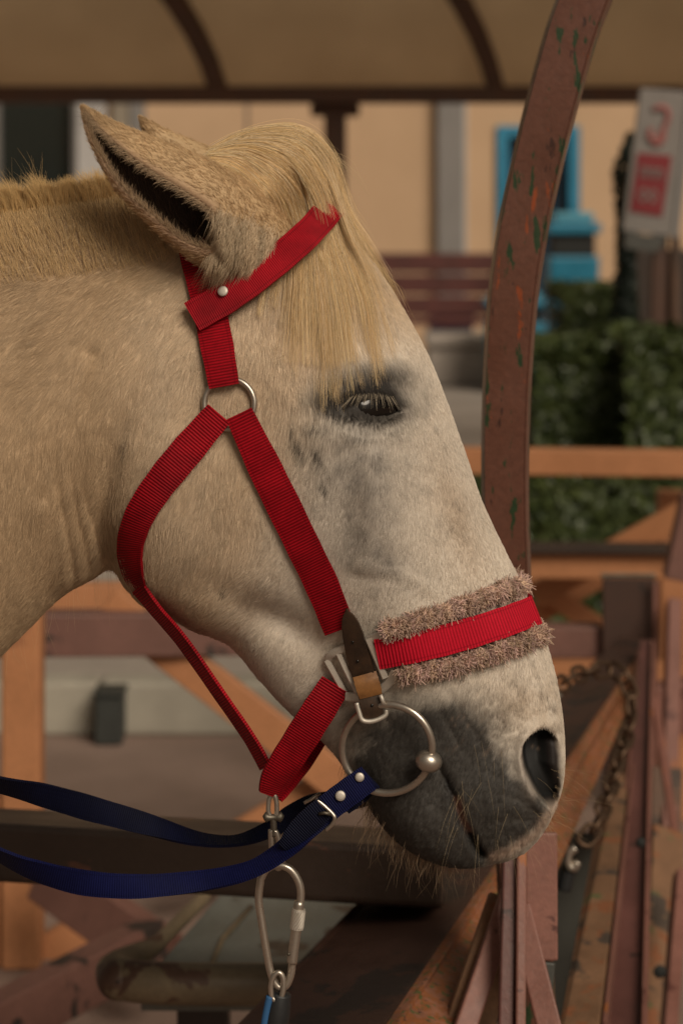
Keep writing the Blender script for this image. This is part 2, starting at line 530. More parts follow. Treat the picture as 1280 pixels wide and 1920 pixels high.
# ---- ears: curled leaf shapes rooted beside the poll
def ear_geom(side):
    # centre line in photo pixels with depth offset from the middle plane (towards the camera = +)
    cl = np.array([[520, 500, 50], [474, 462, 66], [430, 428, 76], [388, 398, 82], [330, 358, 86], [262, 312, 86], [202, 258, 82], [172, 222, 78], [157, 203, 76]], float)
    wid = np.array([[66], [80], [84], [83], [76], [60], [33], [14], [2]], float)   # half width px
    n = 7
    c = catmull(cl, n); w = catmull(wid, n)[:, 0]
    m = len(c)
    NA = 40
    verts = np.zeros((m, NA, 2, 3)); 
    pts = []
    for i in range(m):
        off = c[i, 2] / 1000.0
        d = DH - off
        p = np.array(P(c[i, 0], c[i, 1], d)); pts.append(p)
    pts = np.array(pts)
    tang = np.gradient(pts, axis=0); tang /= np.linalg.norm(tang, axis=1)[:, None]
    for i in range(m):
        t = tang[i]
        e2 = np.array([0, -1.0, 0]); e2 = e2 - t * t.dot(e2); e2 /= np.linalg.norm(e2)
        e1 = np.cross(t, e2); e1 /= np.linalg.norm(e1)
        if e1[2] > 0: e1 = -e1                         # e1: across the ear, downwards in the picture
        f = i / (m - 1)
        gap = math.radians(4 + 27 * float(sstep(0.20, 0.42, f)))  # half opening
        mid = math.radians(20 + 6 * f)                # opening faces camera and down-left
        r = w[i] * (DH / F)
        for k in range(NA):
            a = mid + gap + (2 * math.pi - 2 * gap) * k / (NA - 1)
            # a = 0 -> toward camera, 90 deg -> downwards
            ca, sa = math.cos(a), math.sin(a)
            flat = 0.72
            q = pts[i] + e2 * (ca * r * flat) + e1 * (sa * r)
            verts[i, k, 0] = q
            th_ = 0.0035 * min(1, w[i] / 20 + 0.1)
            verts[i, k, 1] = pts[i] + e2 * (ca * (r * flat - th_)) + e1 * (sa * (r - th_))
    if side < 0:
        verts[..., 1] = 2 * DH - verts[..., 1]
        verts[..., 0] += 0.030; verts[..., 2] -= 0.001
    fs = []
    idx = lambda i, k, s: (i * NA + k) * 2 + s
    for i in range(m - 1):
        for k in range(NA - 1):
            fs.append((idx(i, k, 0), idx(i + 1, k, 0), idx(i + 1, k + 1, 0), idx(i, k + 1, 0)))
            fs.append((idx(i, k, 1), idx(i, k + 1, 1), idx(i + 1, k + 1, 1), idx(i + 1, k, 1)))
        for k in (0, NA - 1):
            q = (idx(i, k, 0), idx(i, k, 1), idx(i + 1, k, 1), idx(i + 1, k, 0))
            fs.append(q if k == 0 else q[::-1])
    # colours; the shading inside the curl is put into the inner tone
    cc = np.zeros((m, NA, 2, 3))
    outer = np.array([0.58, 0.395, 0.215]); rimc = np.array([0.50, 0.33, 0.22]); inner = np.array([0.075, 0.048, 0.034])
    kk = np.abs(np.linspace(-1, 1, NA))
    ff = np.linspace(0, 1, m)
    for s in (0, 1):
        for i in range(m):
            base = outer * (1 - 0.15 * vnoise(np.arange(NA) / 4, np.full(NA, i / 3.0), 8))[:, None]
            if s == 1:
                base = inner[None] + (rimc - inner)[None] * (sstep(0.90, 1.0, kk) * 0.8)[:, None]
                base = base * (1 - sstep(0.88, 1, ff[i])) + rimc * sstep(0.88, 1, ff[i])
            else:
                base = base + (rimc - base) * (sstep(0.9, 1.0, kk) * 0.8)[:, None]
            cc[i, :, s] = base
    # normals at outer side for hair
    return verts.reshape(-1, 3), fs, cc.reshape(-1, 3), verts, cc

allv = [body_v]; allf = [tuple(f) for f in body_f.tolist()]; allc = [body_c]
# end caps of the neck and lip
allf.append(tuple(range(nr - 1, -1, -1)))
allf.append(tuple((NS - 1) * nr + k for k in range(nr)))
off = len(body_v)
EAR = {}
for side in (1, -1):
    ev, ef, ec, grid, gcol = ear_geom(side)
    EAR[side] = (grid, gcol)
    if side < 0: ef = [f[::-1] for f in ef]
    allf += [tuple(i + off for i in f) for f in ef]
    allv.append(ev); allc.append(ec); off += len(ev)
allv = np.vstack(allv); allc = np.vstack(allc)
horse_me = mesh_from('horse', allv, allf, smooth=True)
bmh = bmesh.new(); bmh.from_mesh(horse_me)
bmesh.ops.recalc_face_normals(bmh, faces=bmh.faces); bmh.to_mesh(horse_me); bmh.free()
ca_ = horse_me.color_attributes.new('coat', 'FLOAT_COLOR', 'POINT')
ca_.data.foreach_set('color', np.concatenate([allc, np.ones((len(allc), 1))], 1).astype(np.float32).ravel())

m_skin, nt, b = new_mat('horse_coat_skin')
at = N(nt, 'ShaderNodeAttribute', attribute_name='coat')
oc = objcoord(nt)
fine = noise(nt, oc, 900, 3, 0.7)
c = mix(nt, 0.5, at.outputs['Color'], ramp(nt, fine, [(0.3, (0.6, 0.6, 0.6)), (0.7, (1.1, 1.1, 1.1))]).outputs[0], 'MULTIPLY')
nt.links.new(c, b.inputs['Base Color'])
b.inputs['Roughness'].default_value = 0.6
b.inputs['Specular IOR Level'].default_value = 0.3
bump(nt, b, fine, 0.3, 0.0008)
horse = link('horse', horse_me, m_skin)
tag(horse, 'cream white horse in a red halter resting its head over the rail', 'horse')

dg = None
bvh = BVHTree.FromPolygons([tuple(v) for v in allv.tolist()], allf)
bvh_body = BVHTree.FromPolygons([tuple(v) for v in body_v.tolist()], [tuple(f) for f in body_f.tolist()])
CAMP = Vector((0, 0, H))
def hit(u, v, tree=None):
    d = (P(u, v, 1.0) - CAMP).normalized()
    loc, nor, idx, dist = (tree or bvh_body).ray_cast(CAMP, d)
    if loc is None: return None, None
    if nor.dot(d) > 0: nor = -nor
    return loc, nor
def surf_depth(u, v, default=None):
    l, n = hit(u, v)
    return l.y if l is not None else default

# ---- hair as curve strands
def strands(name, pts, rad, colr, mat, parent=horse):
    """pts: n x k x 3, rad: n x k, colr: n x 3"""
    n, k = pts.shape[:2]
    hc = bpy.data.hair_curves.new(name)
    hc.add_curves([k] * n)
    hc.attributes['position'].data.foreach_set('vector', np.ascontiguousarray(pts, dtype=np.float32).ravel())
    ra = hc.attributes.get('radius') or hc.attributes.new('radius', 'FLOAT', 'POINT')
    ra.data.foreach_set('value', np.ascontiguousarray(rad, dtype=np.float32).ravel())
    cl = hc.attributes.new('tint', 'FLOAT_COLOR', 'CURVE')
    cl.data.foreach_set('color', np.concatenate([colr, np.ones((n, 1))], 1).astype(np.float32).ravel())
    o = bpy.data.objects.new(name, hc)
    col.objects.link(o)
    hc.materials.append(mat)
    o.parent = parent
    o['kind'] = 'stuff'
    return o

def hair_mat(name, rough=0.5, trans=0.0):
    m, nt, b = new_mat(name)
    at = N(nt, 'ShaderNodeAttribute', attribute_name='tint')
    nt.links.new(at.outputs['Color'], b.inputs['Base Color'])
    b.inputs['Roughness'].default_value = rough
    b.inputs['Specular IOR Level'].default_value = 0.35
    return m
m_hair = hair_mat('horse_hair')

# flow of the coat in the picture plane: (u, v, du, dv)
FLOW = np.array([
 (0, 450, -1, 0.25), (150, 420, -1, 0.3), (280, 480, -0.8, 0.7), (60, 650, -0.75, 0.9), (200, 650, -0.5, 1), (330, 620, -0.4, 1),
 (50, 900, -0.3, 1), (170, 850, -0.3, 1), (100, 1080, -0.35, 1), (300, 830, -0.35, 1), (0, 1200, -0.4, 1),
 (300, 950, -0.2, 1), (350, 1080, -0.5, 1), (430, 960, -0.25, 1), (430, 700, -0.35, 1), (500, 620, -0.15, 1), (560, 520, -0.05, 1),
 (480, 1080, -0.5, 0.9), (560, 900, -0.3, 1), (560, 1150, -0.6, 0.9), (640, 1050, -0.45, 1), (600, 700, -0.1, 1), (680, 620, 0.15, 1),
 (700, 870, -0.3, 1), (720, 990, -0.2, 1), (760, 650, 0.3, 1), (800, 760, 0.35, 1), (820, 900, 0.1, 1), (880, 980, 0.25, 1), (760, 1100, -0.2, 1),
 (900, 1080, 0.1, 1), (950, 1250, -0.15, 1), (850, 1250, -0.4, 1), (1020, 1300, 0.1, 1), (960, 1400, -0.4, 1), (850, 1450, -0.5, 0.8), (740, 1450, -0.7, 0.7),
 (920, 1520, -0.3, 1), (800, 1550, -0.6, 0.8), (660, 1380, -0.7, 0.7), (1030, 1500, 0.1, 1)], float)
def flow(u, v):
    w = 1.0 / ((u[:, None] - FLOW[:, 0]) ** 2 + (v[:, None] - FLOW[:, 1]) ** 2 + 900.0) ** 1.5
    w /= w.sum(1)[:, None]
    d = w @ FLOW[:, 2:4]
    fk = 0.6 - 0.2 * sstep(560, 700, u + 0.3 * (v - 800))
    ang = ((fbm(u / 45, v / 45, 2, 21) - 0.5) * 0.9 + (fbm(u / 12, v / 12, 2, 22) - 0.5) * 0.7) * fk
    c, s = np.cos(ang), np.sin(ang)
    d = np.stack([d[:, 0] * c - d[:, 1] * s, d[:, 0] * s + d[:, 1] * c], 1)
    return d / np.linalg.norm(d, axis=1)[:, None]

def hair_len(u, v):          # mm
    L = np.full(u.shape, 8.5)
    L -= 3.5 * sstep(560, 700, u + 0.3 * (v - 800))
    L -= 1.2 * sstep(1280, 1420, v)
    L += 3 * G(u, v, 250, 900, 160, 300)
    L += 4 * G(u, v, 470, 450, 60, 60)
    L = L * (1 - 0.6 * np.exp(-(((u - 1015) / 60) ** 2 + ((v - 1435) / 95) ** 2) ** 2))
    return np.clip(L, 1.6, 14)

def coat_hair(count):
    # sample faces of the near side (and a band past the outline) by area
    P4 = allv[body_f]                                    # faces x 4 x 3
    a = P4[:, 1] - P4[:, 0]; bb = P4[:, 3] - P4[:, 0]
    nrm = np.cross(a, bb); area = np.linalg.norm(nrm, axis=1) + 1e-12
    nrm = nrm / area[:, None]
    cen = P4.mean(1)
    out = cen.copy(); out[:, 1] -= DH
    # orient outwards: near faces must look to -y
    sgn = np.where((nrm[:, 1] * (cen[:, 1] - DH)) < 0, -1.0, 1.0)
    nrm = nrm * sgn[:, None]
    far = np.clip((cen[:, 1] - DH) / 0.05, 0, 1)
    fu, fv = pu_r[body_f].mean(1), pv_r[body_f].mean(1)
    wt = area * (1 - 0.97 * far) * (fu > -60) * (1 - 0.97 * (nostril_mask(fu, fv) > 0.5))
    ed = ((fu - 697) / 50) ** 2 + ((fv - 760) / 26) ** 2
    wt = wt * np.where(ed < 0.9, 0.05, 1)
    k = 1 + 0.7 * sstep(560, 700, fu + 0.3 * (fv - 800))
    wt = wt * k
    f = np.searchsorted(np.cumsum(wt / wt.sum()), rng.random(count))
    f = np.clip(f, 0, len(wt) - 1)
    s, t = rng.random((2, count, 1))
    q = P4[f]
    root = q[:, 0] * (1 - s) * (1 - t) + q[:, 1] * s * (1 - t) + q[:, 2] * s * t + q[:, 3] * (1 - s) * t
    n = nrm[f]
    uu = pu_r[body_f][f]; vv = pv_r[body_f][f]
    s1, t1 = s[:, 0], t[:, 0]
    u = uu[:, 0] * (1 - s1) * (1 - t1) + uu[:, 1] * s1 * (1 - t1) + uu[:, 2] * s1 * t1 + uu[:, 3] * (1 - s1) * t1
    v = vv[:, 0] * (1 - s1) * (1 - t1) + vv[:, 1] * s1 * (1 - t1) + vv[:, 2] * s1 * t1 + vv[:, 3] * (1 - s1) * t1
    fl = flow(u, v)
    d = np.stack([fl[:, 0], np.zeros(count), -fl[:, 1]], 1)
    d += rng.normal(0, 0.14, d.shape)
    d -= n * (d * n).sum(1)[:, None]
    d /= np.linalg.norm(d, axis=1)[:, None] + 1e-9
    L = hair_len(u, v) * rng.uniform(0.6, 1.25, count) / 1000.0
    lift = 0.16 + 0.13 * rng.random(count) + 0.14 * (fbm(u / 14, v / 14, 2, 31) - 0.5) + 0.12 * sstep(1300, 1420, v)
    lift = np.clip(lift, 0.05, 0.6)
    k = 4
    ts = np.linspace(0, 1, k)
    pts = np.zeros((count, k, 3))
    for i, tt in enumerate(ts):
        pts[:, i] = root + d * (L * tt)[:, None] + n * (L * (lift * tt * (1.25 - 0.75 * tt)) - 0.0003)[:, None]
    r0 = rng.uniform(0.00009, 0.00015, count) * (1 - 0.25 * sstep(560, 700, u + 0.3 * (v - 800)))
    rad = r0[:, None] * np.array([1.0, 0.95, 0.75, 0.25])[None]
    # streaks: colour varies in narrow bands along the flow
    cr = u * fl[:, 1] - v * fl[:, 0]; al = u * fl[:, 0] + v * fl[:, 1]
    st = fbm(cr / 5, al / 60, 2, 41)
    c = coat_colour(u, v) * (0.80 + 0.34 * rng.random(count) + 0.26 * (st - 0.5))[:, None]
    tip = (rng.random(count) < 0.3) & (v > 1260)
    c[tip] = c[tip] * 0.85 + 0.018
    return strands('coat', pts, rad, np.clip(c, 0.008, 0.9), m_hair)
coat_hair(COAT_N)
# ------------------------------------------------------------------ eye, ears, forelock, mane, whiskers
m_eye, nt, b = new_mat('eye_wet_dark')
b.inputs['Base Color'].default_value = (0.006, 0.004, 0.003, 1)
b.inputs['Roughness'].default_value = 0.14
b.inputs['Specular IOR Level'].default_value = 0.4
def ellipsoid(name, c, rx, ry, rz, mat, parent, segs=32, rot=None):
    bm = bmesh.new()
    bmesh.ops.create_uvsphere(bm, u_segments=segs, v_segments=segs // 2, radius=1.0)
    M = Matrix.Translation(c) @ (rot.to_4x4() if rot else Matrix.Identity(4)) @ Matrix.Diagonal((rx, ry, rz, 1))
    bmesh.ops.transform(bm, matrix=M, verts=bm.verts)
    return link(name, bm_mesh(name, bm, True), mat, parent)
ya, yb = surf_depth(655, 724), surf_depth(740, 724)
sl = math.atan2(yb - ya, 85 * S)
for sgn in (1, -1):
    ce = P(698, 766, (ya + yb) / 2 + 0.0135)
    if sgn < 0: ce.y = 2 * DH - ce.y
    ellipsoid('eye', ce, 0.0245, 0.0135, 0.017, m_eye, horse, rot=Matrix.Rotation(sl * sgn, 3, 'Z'))

def rand_strands(roots, dirs, lens, bend, k=7, sag=0.0, curl=0.1, seed=1):
    """curved strands: roots n x 3, dirs n x 3 (unit), lens n; bend = n x 3 pull, grows with the square"""
    n = len(roots); ts = np.linspace(0, 1, k)
    r = np.random.default_rng(seed)
    w1 = r.normal(0, curl, (n, 3)); 
    pts = np.zeros((n, k, 3))
    for i, t in enumerate(ts):
        pts[:, i] = roots + dirs * (lens * t)[:, None] + bend * (lens * t * t)[:, None] + w1 * (lens * t * t * t * 0.5)[:, None]
    return pts

# ---- ear fur
def ear_fur(side, count):
    grid, gcol = EAR[side]
    m, NA = grid.shape[:2]
    fi = rng.random(count) ** 0.9 * (m - 2); fk = rng.random(count) * (NA - 2)
    i = fi.astype(int); k = fk.astype(int); a = (fi - i)[:, None]; bq = (fk - k)[:, None]
    q = lambda i, k: grid[i, k, 0]
    root = q(i, k) * (1 - a) * (1 - bq) + q(i + 1, k) * a * (1 - bq) + q(i, k + 1) * (1 - a) * bq + q(i + 1, k + 1) * a * bq
    along = q(i + 1, k) - q(i, k); along /= np.linalg.norm(along, axis=1)[:, None] + 1e-9
    cenl = grid[i, :, 0].mean(1)
    nrm = root - cenl; nrm -= along * (nrm * along).sum(1)[:, None]; nrm /= np.linalg.norm(nrm, axis=1)[:, None] + 1e-9
    f = fi / m
    root -= nrm * 0.0004
    L = (0.0085 - 0.004 * f) * rng.uniform(0.6, 1.3, count)
    d = along + nrm * rng.uniform(0.1, 0.4, count)[:, None] + rng.normal(0, 0.2, root.shape)
    d /= np.linalg.norm(d, axis=1)[:, None]
    pts = rand_strands(root, d, L, -nrm * 0.12, 4, curl=0.2, seed=3)
    rad = rng.uniform(0.0001, 0.00016, count)[:, None] * np.array([1, .95, .75, .25])[None]
    c = gcol[i, k, 0] * rng.uniform(0.8, 1.15, count)[:, None]
    strands('ear_fur', pts, rad, c, m_hair)
    # soft fringe from both rims, falling across the opening
    n2 = count // 7
    ii = (rng.random(n2) ** 0.8 * (m * 0.62) + m * 0.28).astype(int).clip(0, m - 3); kk = np.where(rng.random(n2) < 0.5, 0, NA - 1)
    root = grid[ii, kk, 0] * 0.6 + grid[ii, kk, 1] * 0.4 + rng.normal(0, 0.0008, (n2, 3))
    other = grid[ii, NA - 1 - kk, 0]
    al = grid[ii + 1, kk, 0] - grid[ii, kk, 0]; al /= np.linalg.norm(al, axis=1)[:, None] + 1e-9
    ac = other - root; ac /= np.linalg.norm(ac, axis=1)[:, None] + 1e-9
    sd = np.array([0, -0.35 * side, 0])
    d = al * rng.uniform(0.5, 1.0, n2)[:, None] + ac * rng.uniform(0.0, 0.75, n2)[:, None] + sd + rng.normal(0, 0.2, (n2, 3))
    d /= np.linalg.norm(d, axis=1)[:, None]
    L = rng.uniform(0.004, 0.012, n2) * (1 - 0.5 * ii / m)
    pts = rand_strands(root, d, L, ac * 0.2, 5, curl=0.2, seed=4)
    rad = rng.uniform(0.00009, 0.00014, n2)[:, None] * np.array([1, .95, .85, .6, .2])[None]
    c = np.array([0.52, 0.37, 0.23]) * rng.uniform(0.55, 1.1, n2)[:, None]
    strands('ear_fringe', pts, rad, c, m_hair)
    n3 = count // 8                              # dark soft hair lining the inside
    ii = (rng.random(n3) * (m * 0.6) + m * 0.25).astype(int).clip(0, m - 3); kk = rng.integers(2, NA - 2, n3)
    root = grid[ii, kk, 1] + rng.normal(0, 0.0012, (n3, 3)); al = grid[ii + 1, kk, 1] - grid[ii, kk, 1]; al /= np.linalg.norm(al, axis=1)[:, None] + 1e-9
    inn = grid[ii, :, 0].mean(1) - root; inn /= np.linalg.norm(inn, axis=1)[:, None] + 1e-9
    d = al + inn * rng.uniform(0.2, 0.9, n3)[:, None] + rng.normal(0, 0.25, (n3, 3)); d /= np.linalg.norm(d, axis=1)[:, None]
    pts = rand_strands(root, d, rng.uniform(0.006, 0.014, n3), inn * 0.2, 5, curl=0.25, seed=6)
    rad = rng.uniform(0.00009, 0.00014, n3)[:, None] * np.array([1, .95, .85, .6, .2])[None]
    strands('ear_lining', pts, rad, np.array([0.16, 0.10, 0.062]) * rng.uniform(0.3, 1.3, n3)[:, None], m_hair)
ear_fur(1, 26000)
ear_fur(-1, 6000)

# long soft hair at the root of the near ear
def px_strands(specs, mat, name, k=9, parent=horse):
    """specs: list of (list of (u, v, depth), radius, colour)"""
    n = len(specs)
    pts = np.zeros((n, k, 3)); rad = np.zeros((n, k)); cc = np.zeros((n, 3))
    for a, (cp, r, c) in enumerate(specs):
        w = np.array([P(u, v, d)[:] for u, v, d in cp])
        cv = catmull(w, 6)
        x = np.linspace(0, len(cv) - 1, k)
        i = np.clip(x.astype(int), 0, len(cv) - 2); f = (x - i)[:, None]
        pts[a] = cv[i] * (1 - f) + cv[i + 1] * f
        rad[a] = r * np.linspace(1, 0.15, k) ** 0.8
        cc[a] = c
    return strands(name, pts, rad, cc, mat, parent)

specs = []
for _ in range(5600):
    t = random.random(); s_ = random.random()
    u = 402 + 122 * t + random.gauss(0, 7); v = 392 + 15 * t + 88 * s_ ** 0.6 * (1 - 0.25 * t) + random.gauss(0, 14)
    l_, n_ = hit(u, v, bvh)
    if l_ is None: continue
    L = random.uniform(28, 78)
    du = -0.42 + 0.16 * (0.5 - t) + random.gauss(0, 0.13) + 0.25 * math.sin(u / 9.0) * 0.4
    d0 = l_.y + 0.0005
    u2, v2 = u + du * L * 0.5, v + L * 0.5; u3, v3 = u + du * L * 1.05 + random.gauss(0, 3), v + L
    sd = lambda a, b_, df: (surf_depth(a, b_, df))
    d2 = min(sd(u2, v2, d0), d0) - random.uniform(0.001, 0.005)
    d3 = sd(u3, v3, d0) - random.uniform(0.0005, 0.004)
    d3 = max(min(d3, d0 + 0.02), d0 - 0.01)
    g = random.uniform(0.75, 1.1) * (0.72 + 0.5 * float(vnoise(u / 7.0, 0.3, 2)))
    specs.append(([(u, v, d0), (u2, v2, d2), (u3, v3, d3)], random.uniform(0.00009, 0.00016), (0.62 * g, 0.475 * g, 0.315 * g)))
px_strands(specs, m_hair, 'ear_root_hair', 7)

# ---- forelock
FG = np.array([
 [(400, 310), (445, 322), (490, 362), (508, 420), (505, 500), (492, 575), (486, 650)],
 [(402, 300), (458, 302), (520, 345), (550, 415), (558, 505), (556, 600), (554, 680)],
 [(404, 294), (464, 282), (536, 308), (580, 380), (602, 475), (620, 590), (632, 694)],
 [(406, 290), (468, 266), (550, 272), (598, 335), (634, 440), (676, 550), (694, 655)],
 [(408, 287), (470, 254), (552, 243), (608, 285), (642, 385), (706, 490), (756, 596)]], float)
def fl_guide(w):
    x = np.clip(w, 0, 1) * 4; i = int(min(3, math.floor(x))); f = x - i
    return FG[i] * (1 - f) + FG[i + 1] * f
def fl_depth(u, v, w, j, lift):
    side = [0.068, 0.070, 0.072, 0.082, 0.088, 0.090, 0.092][j]
    g = DH - side * math.cos(math.pi / 2 * min(w, 1.0) ** 1.6)
    s_ = surf_depth(u, v)
    if j == 3 and w > 0.5: g = DH - (DH - g) * 0.7
    if s_ is None: return g
    return s_ - lift if j >= 3 else min(g, s_ - lift)
specs = []
for q in range(6800):
    cl = int(random.random() * 170)
    rc = random.Random(cl)
    w = min(1.02, max(0.0, (rc.random() * 1.06 - 0.03) + random.gauss(0, 0.018)))
    g = fl_guide(w).copy()
    wob = np.array([0, .1, .3, .6, 0.8, 1, 1.2])
    tap = np.array([1, 1, 0.95, 0.85, 0.65, 0.45, 0.3])
    g[:, 0] += rc.gauss(0, 11) * wob ** 1.5 + random.gauss(0, 1.6) * wob + random.gauss(0, 7) * tap
    g[:, 1] += random.gauss(0, 5) * tap
    if random.random() < 0.07: g[:, 0] += random.gauss(0, 16) * wob ** 2
    end = min(7.0, 4.1 + 3.2 * rc.random() ** 0.9 + random.gauss(0, 0.45))
    if w < 0.22: end = min(end, rc.uniform(3.6, 6.4))
    if w > 0.75: end = min(end, 7.0 - 5.0 * (w - 0.75) + random.gauss(0, 0.5))
    if rc.random() < 0.12 and 0.25 < w < 0.85: end = 7.0; g[6, 1] += 20 + 55 * rc.random() + random.gauss(0, 8); g[6, 0] += rc.gauss(0, 12)
    end = max(3.6, min(7.0, end))
    npt = int(math.ceil(end))
    if npt > end: g[npt - 1] = g[npt - 2] + (g[npt - 1] - g[npt - 2]) * max(0.15, end - npt + 1)
    lift = random.uniform(0.001, 0.008)
    cp = []
    for j in range(npt):
        u, v = g[j]
        lf = lift * (1.0 if j > 3 else 1.0) + (0.010 if j == 1 else 0.006 if j == 2 else 0.002 if j == 3 else 0.0)
        cp.append((u, v, fl_depth(u, v, w, j, lf)))
    tn = random.uniform(0.78, 1.12) * (0.78 + 0.4 * rc.random())
    lowy = min(1, max(0, (w - 0.2))) 
    c = np.array([0.80, 0.565, 0.29]) * tn if random.random() < 0.7 else np.array([0.82, 0.64, 0.42]) * tn
    if random.random() < 0.08: c = c * 0.45
    specs.append((cp, random.uniform(0.00009, 0.00015), np.clip(c, 0, 0.9)))
    if w > 0.72 and random.random() < 0.7:       # the same lock on the far side
        P2 = [(u, v, 2 * DH - d) for u, v, d in cp]
        specs.append((P2, random.uniform(0.00009, 0.00015), np.clip(c, 0, 0.9)))
for q in range(150):                             # stray ends past the brow, on the far side
    t = random.random()
    u, v = 636 + 80 * t, 405 + 105 * t
    L = random.uniform(40, 105)
    dd = DH + random.uniform(0.0, 0.03)
    specs.append(([(u - 25, v - 40, dd), (u + 5, v + 5, dd), (u + 0.42 * L + random.gauss(0, 5), v + 0.5 * L, dd), (u + 0.55 * L + random.gauss(0, 9), v + L, dd)],
                  random.uniform(0.00008, 0.00013), np.array([0.55, 0.38, 0.18]) * random.uniform(0.6, 1.1)))
for q in range(60):                              # fly-away strands on top
    t = random.random()
    u, v = 520 + 110 * t, 246 + 60 * t * t
    L = random.uniform(25, 80)
    dd = DH - random.uniform(-0.02, 0.03)
    specs.append(([(u - 40, v + 6, dd), (u, v - 2, dd), (u + 0.7 * L, v + 0.35 * L + random.gauss(0, 7), dd), (u + 1.0 * L, v + 0.95 * L + random.gauss(0, 9), dd)],
                  random.uniform(0.00006, 0.0001), np.array([0.6, 0.45, 0.25]) * random.uniform(0.6, 1.1)))
px_strands(specs, m_hair, 'forelock', 14)

# ---- hogged mane along the crest
specs = []
for q in range(11000):
    u = random.uniform(-70, 400)
    k = random.random()
    top = np.interp(u, [-110, 0, 110, 205, 295, 385], [392, 382, 370, 356, 342, 330])
    side = random.uniform(-1, 1)
    d0 = DH - 0.020 * side
    v = top + 4 + 16 * abs(side) ** 1.5
    cl = vnoise(u / 6.0, side * 2, 4) - 0.5
    L = random.uniform(22, 44) * (0.8 + 0.6 * float(vnoise(u / 25.0, 1.5, 6))) * (1.0 if u < 240 else 0.7)
    du = -0.25 + 0.9 * cl + random.gauss(0, 0.16)
    d2 = d0 - side * 0.006
    g = random.uniform(0.75, 1.12)
    c = np.array([0.70, 0.475, 0.215]) * g
    if u < 90 and random.random() < 0.03: L *= 1.9; c = c * 0.6
    specs.append(([(u, v, d0), (u + du * L * 0.4, v - L * 0.55, (d0 + d2) / 2), (u + du * L, v - L, d2)], random.uniform(0.0001, 0.00016), c))
for q in range(9000):                            # the mane's roots lying over onto the neck
    u = random.uniform(-70, 330)
    top = np.interp(u, [-110, 0, 110, 205, 295, 385], [392, 382, 370, 356, 342, 330])
    v = top + 6 + 150 * random.random() ** 3.0
    l_, n_ = hit(u, v)
    if l_ is None: continue
    L = random.uniform(18, 34); g = random.uniform(0.78, 1.1)
    du = -0.35 + random.gauss(0, 0.15) + 0.5 * (float(vnoise(u / 8.0, v / 20.0, 4)) - 0.5)
    e = 0.002 + random.random() * 0.004
    d2 = surf_depth(u + du * L * .5, v - L * .5, l_.y + 0.01); d3 = surf_depth(u + du * L, v - L, DH - 0.012)
    specs.append(([(u, v, l_.y), (u + du * L * 0.5, v - L * 0.5, d2 - e), (u + du * L, v - L, d3 - e)], random.uniform(0.0001, 0.00016), np.array([0.68, 0.475, 0.24]) * g))
px_strands(specs, m_hair, 'mane', 6)

# ---- eyelashes
specs = []
for q in range(36):
    t = (q + random.random()) / 36
    u = 655 + 82 * t; v = 737 + 0.004 * (u - 695) ** 2 + random.gauss(0, 1.2)
    l_, n_ = hit(u, v)
    L = random.uniform(20, 33)
    ang = (t - 0.5) * 1.25 + random.gauss(0, 0.09)
    d0 = l_.y + 0.0003
    g = random.uniform(0.8, 1.2)
    specs.append(([(u, v, d0), (u + math.sin(ang) * L * 0.45, v + L * 0.38, d0 - 0.005), (u + math.sin(ang) * L, v + L * math.cos(ang), d0 - 0.006)],
                  random.uniform(0.00008, 0.00011), (0.62 * g, 0.52 * g, 0.38 * g)))
px_strands(specs, m_hair, 'eyelashes', 7)

# ---- whiskers and beard
specs = []
BE = [(640, 1436), (680, 1496), (705, 1530), (750, 1580), (800, 1605), (850, 1612), (895, 1600)]
for q in range(880):
    x = random.random() ** 0.8 * 5.99; i = int(x); f = x - i
    u = BE[i][0] * (1 - f) + BE[i + 1][0] * f; v = BE[i][1] * (1 - f) + BE[i + 1][1] * f
    side = random.gauss(0, 0.5)
    d0 = DH - 0.026 * max(-1.3, min(1.3, side))
    L = random.uniform(14, 62) * (1.0 if x > 1.5 else 0.45) * (1.35 if random.random() < 0.18 else 0.8)
    du = -0.45 + 0.25 * (x - 3) / 3 + random.gauss(0, 0.28)
    cu = random.gauss(0.25, 0.4)
    g = random.uniform(0.5, 1.1)
    specs.append(([(u, v - 8, d0), (u + du * L * 0.5, v + L * 0.5, d0 - random.gauss(0.003, 0.004)), (u + du * L * 0.7 + cu * L * 0.35, v + L, d0 - random.gauss(0.004, 0.008))],
                  random.uniform(0.0001, 0.00015), (0.42 * g, 0.29 * g, 0.18 * g)))
for q in range(34):                             # long lip whiskers
    u = random.uniform(850, 1045); v = random.uniform(1380, 1575)
    l_, n_ = hit(u, v)
    if l_ is None: continue
    L = random.uniform(45, 125)
    right = (u - 850) / 195.0
    a = math.radians(95 - 80 * right + random.gauss(0, 16)) if right > 0.55 else math.radians(92 + random.gauss(0, 20))
    o = random.uniform(0.004, 0.02)
    specs.append(([(u, v, l_.y), (u + math.cos(a) * L * 0.5, v + math.sin(a) * L * 0.5, l_.y - o * 0.8), (u + math.cos(a) * L * 0.95, v + math.sin(a) * L + 0.12 * L, l_.y - o)],
                  random.uniform(0.00006, 0.00010), (0.45, 0.34, 0.2)))
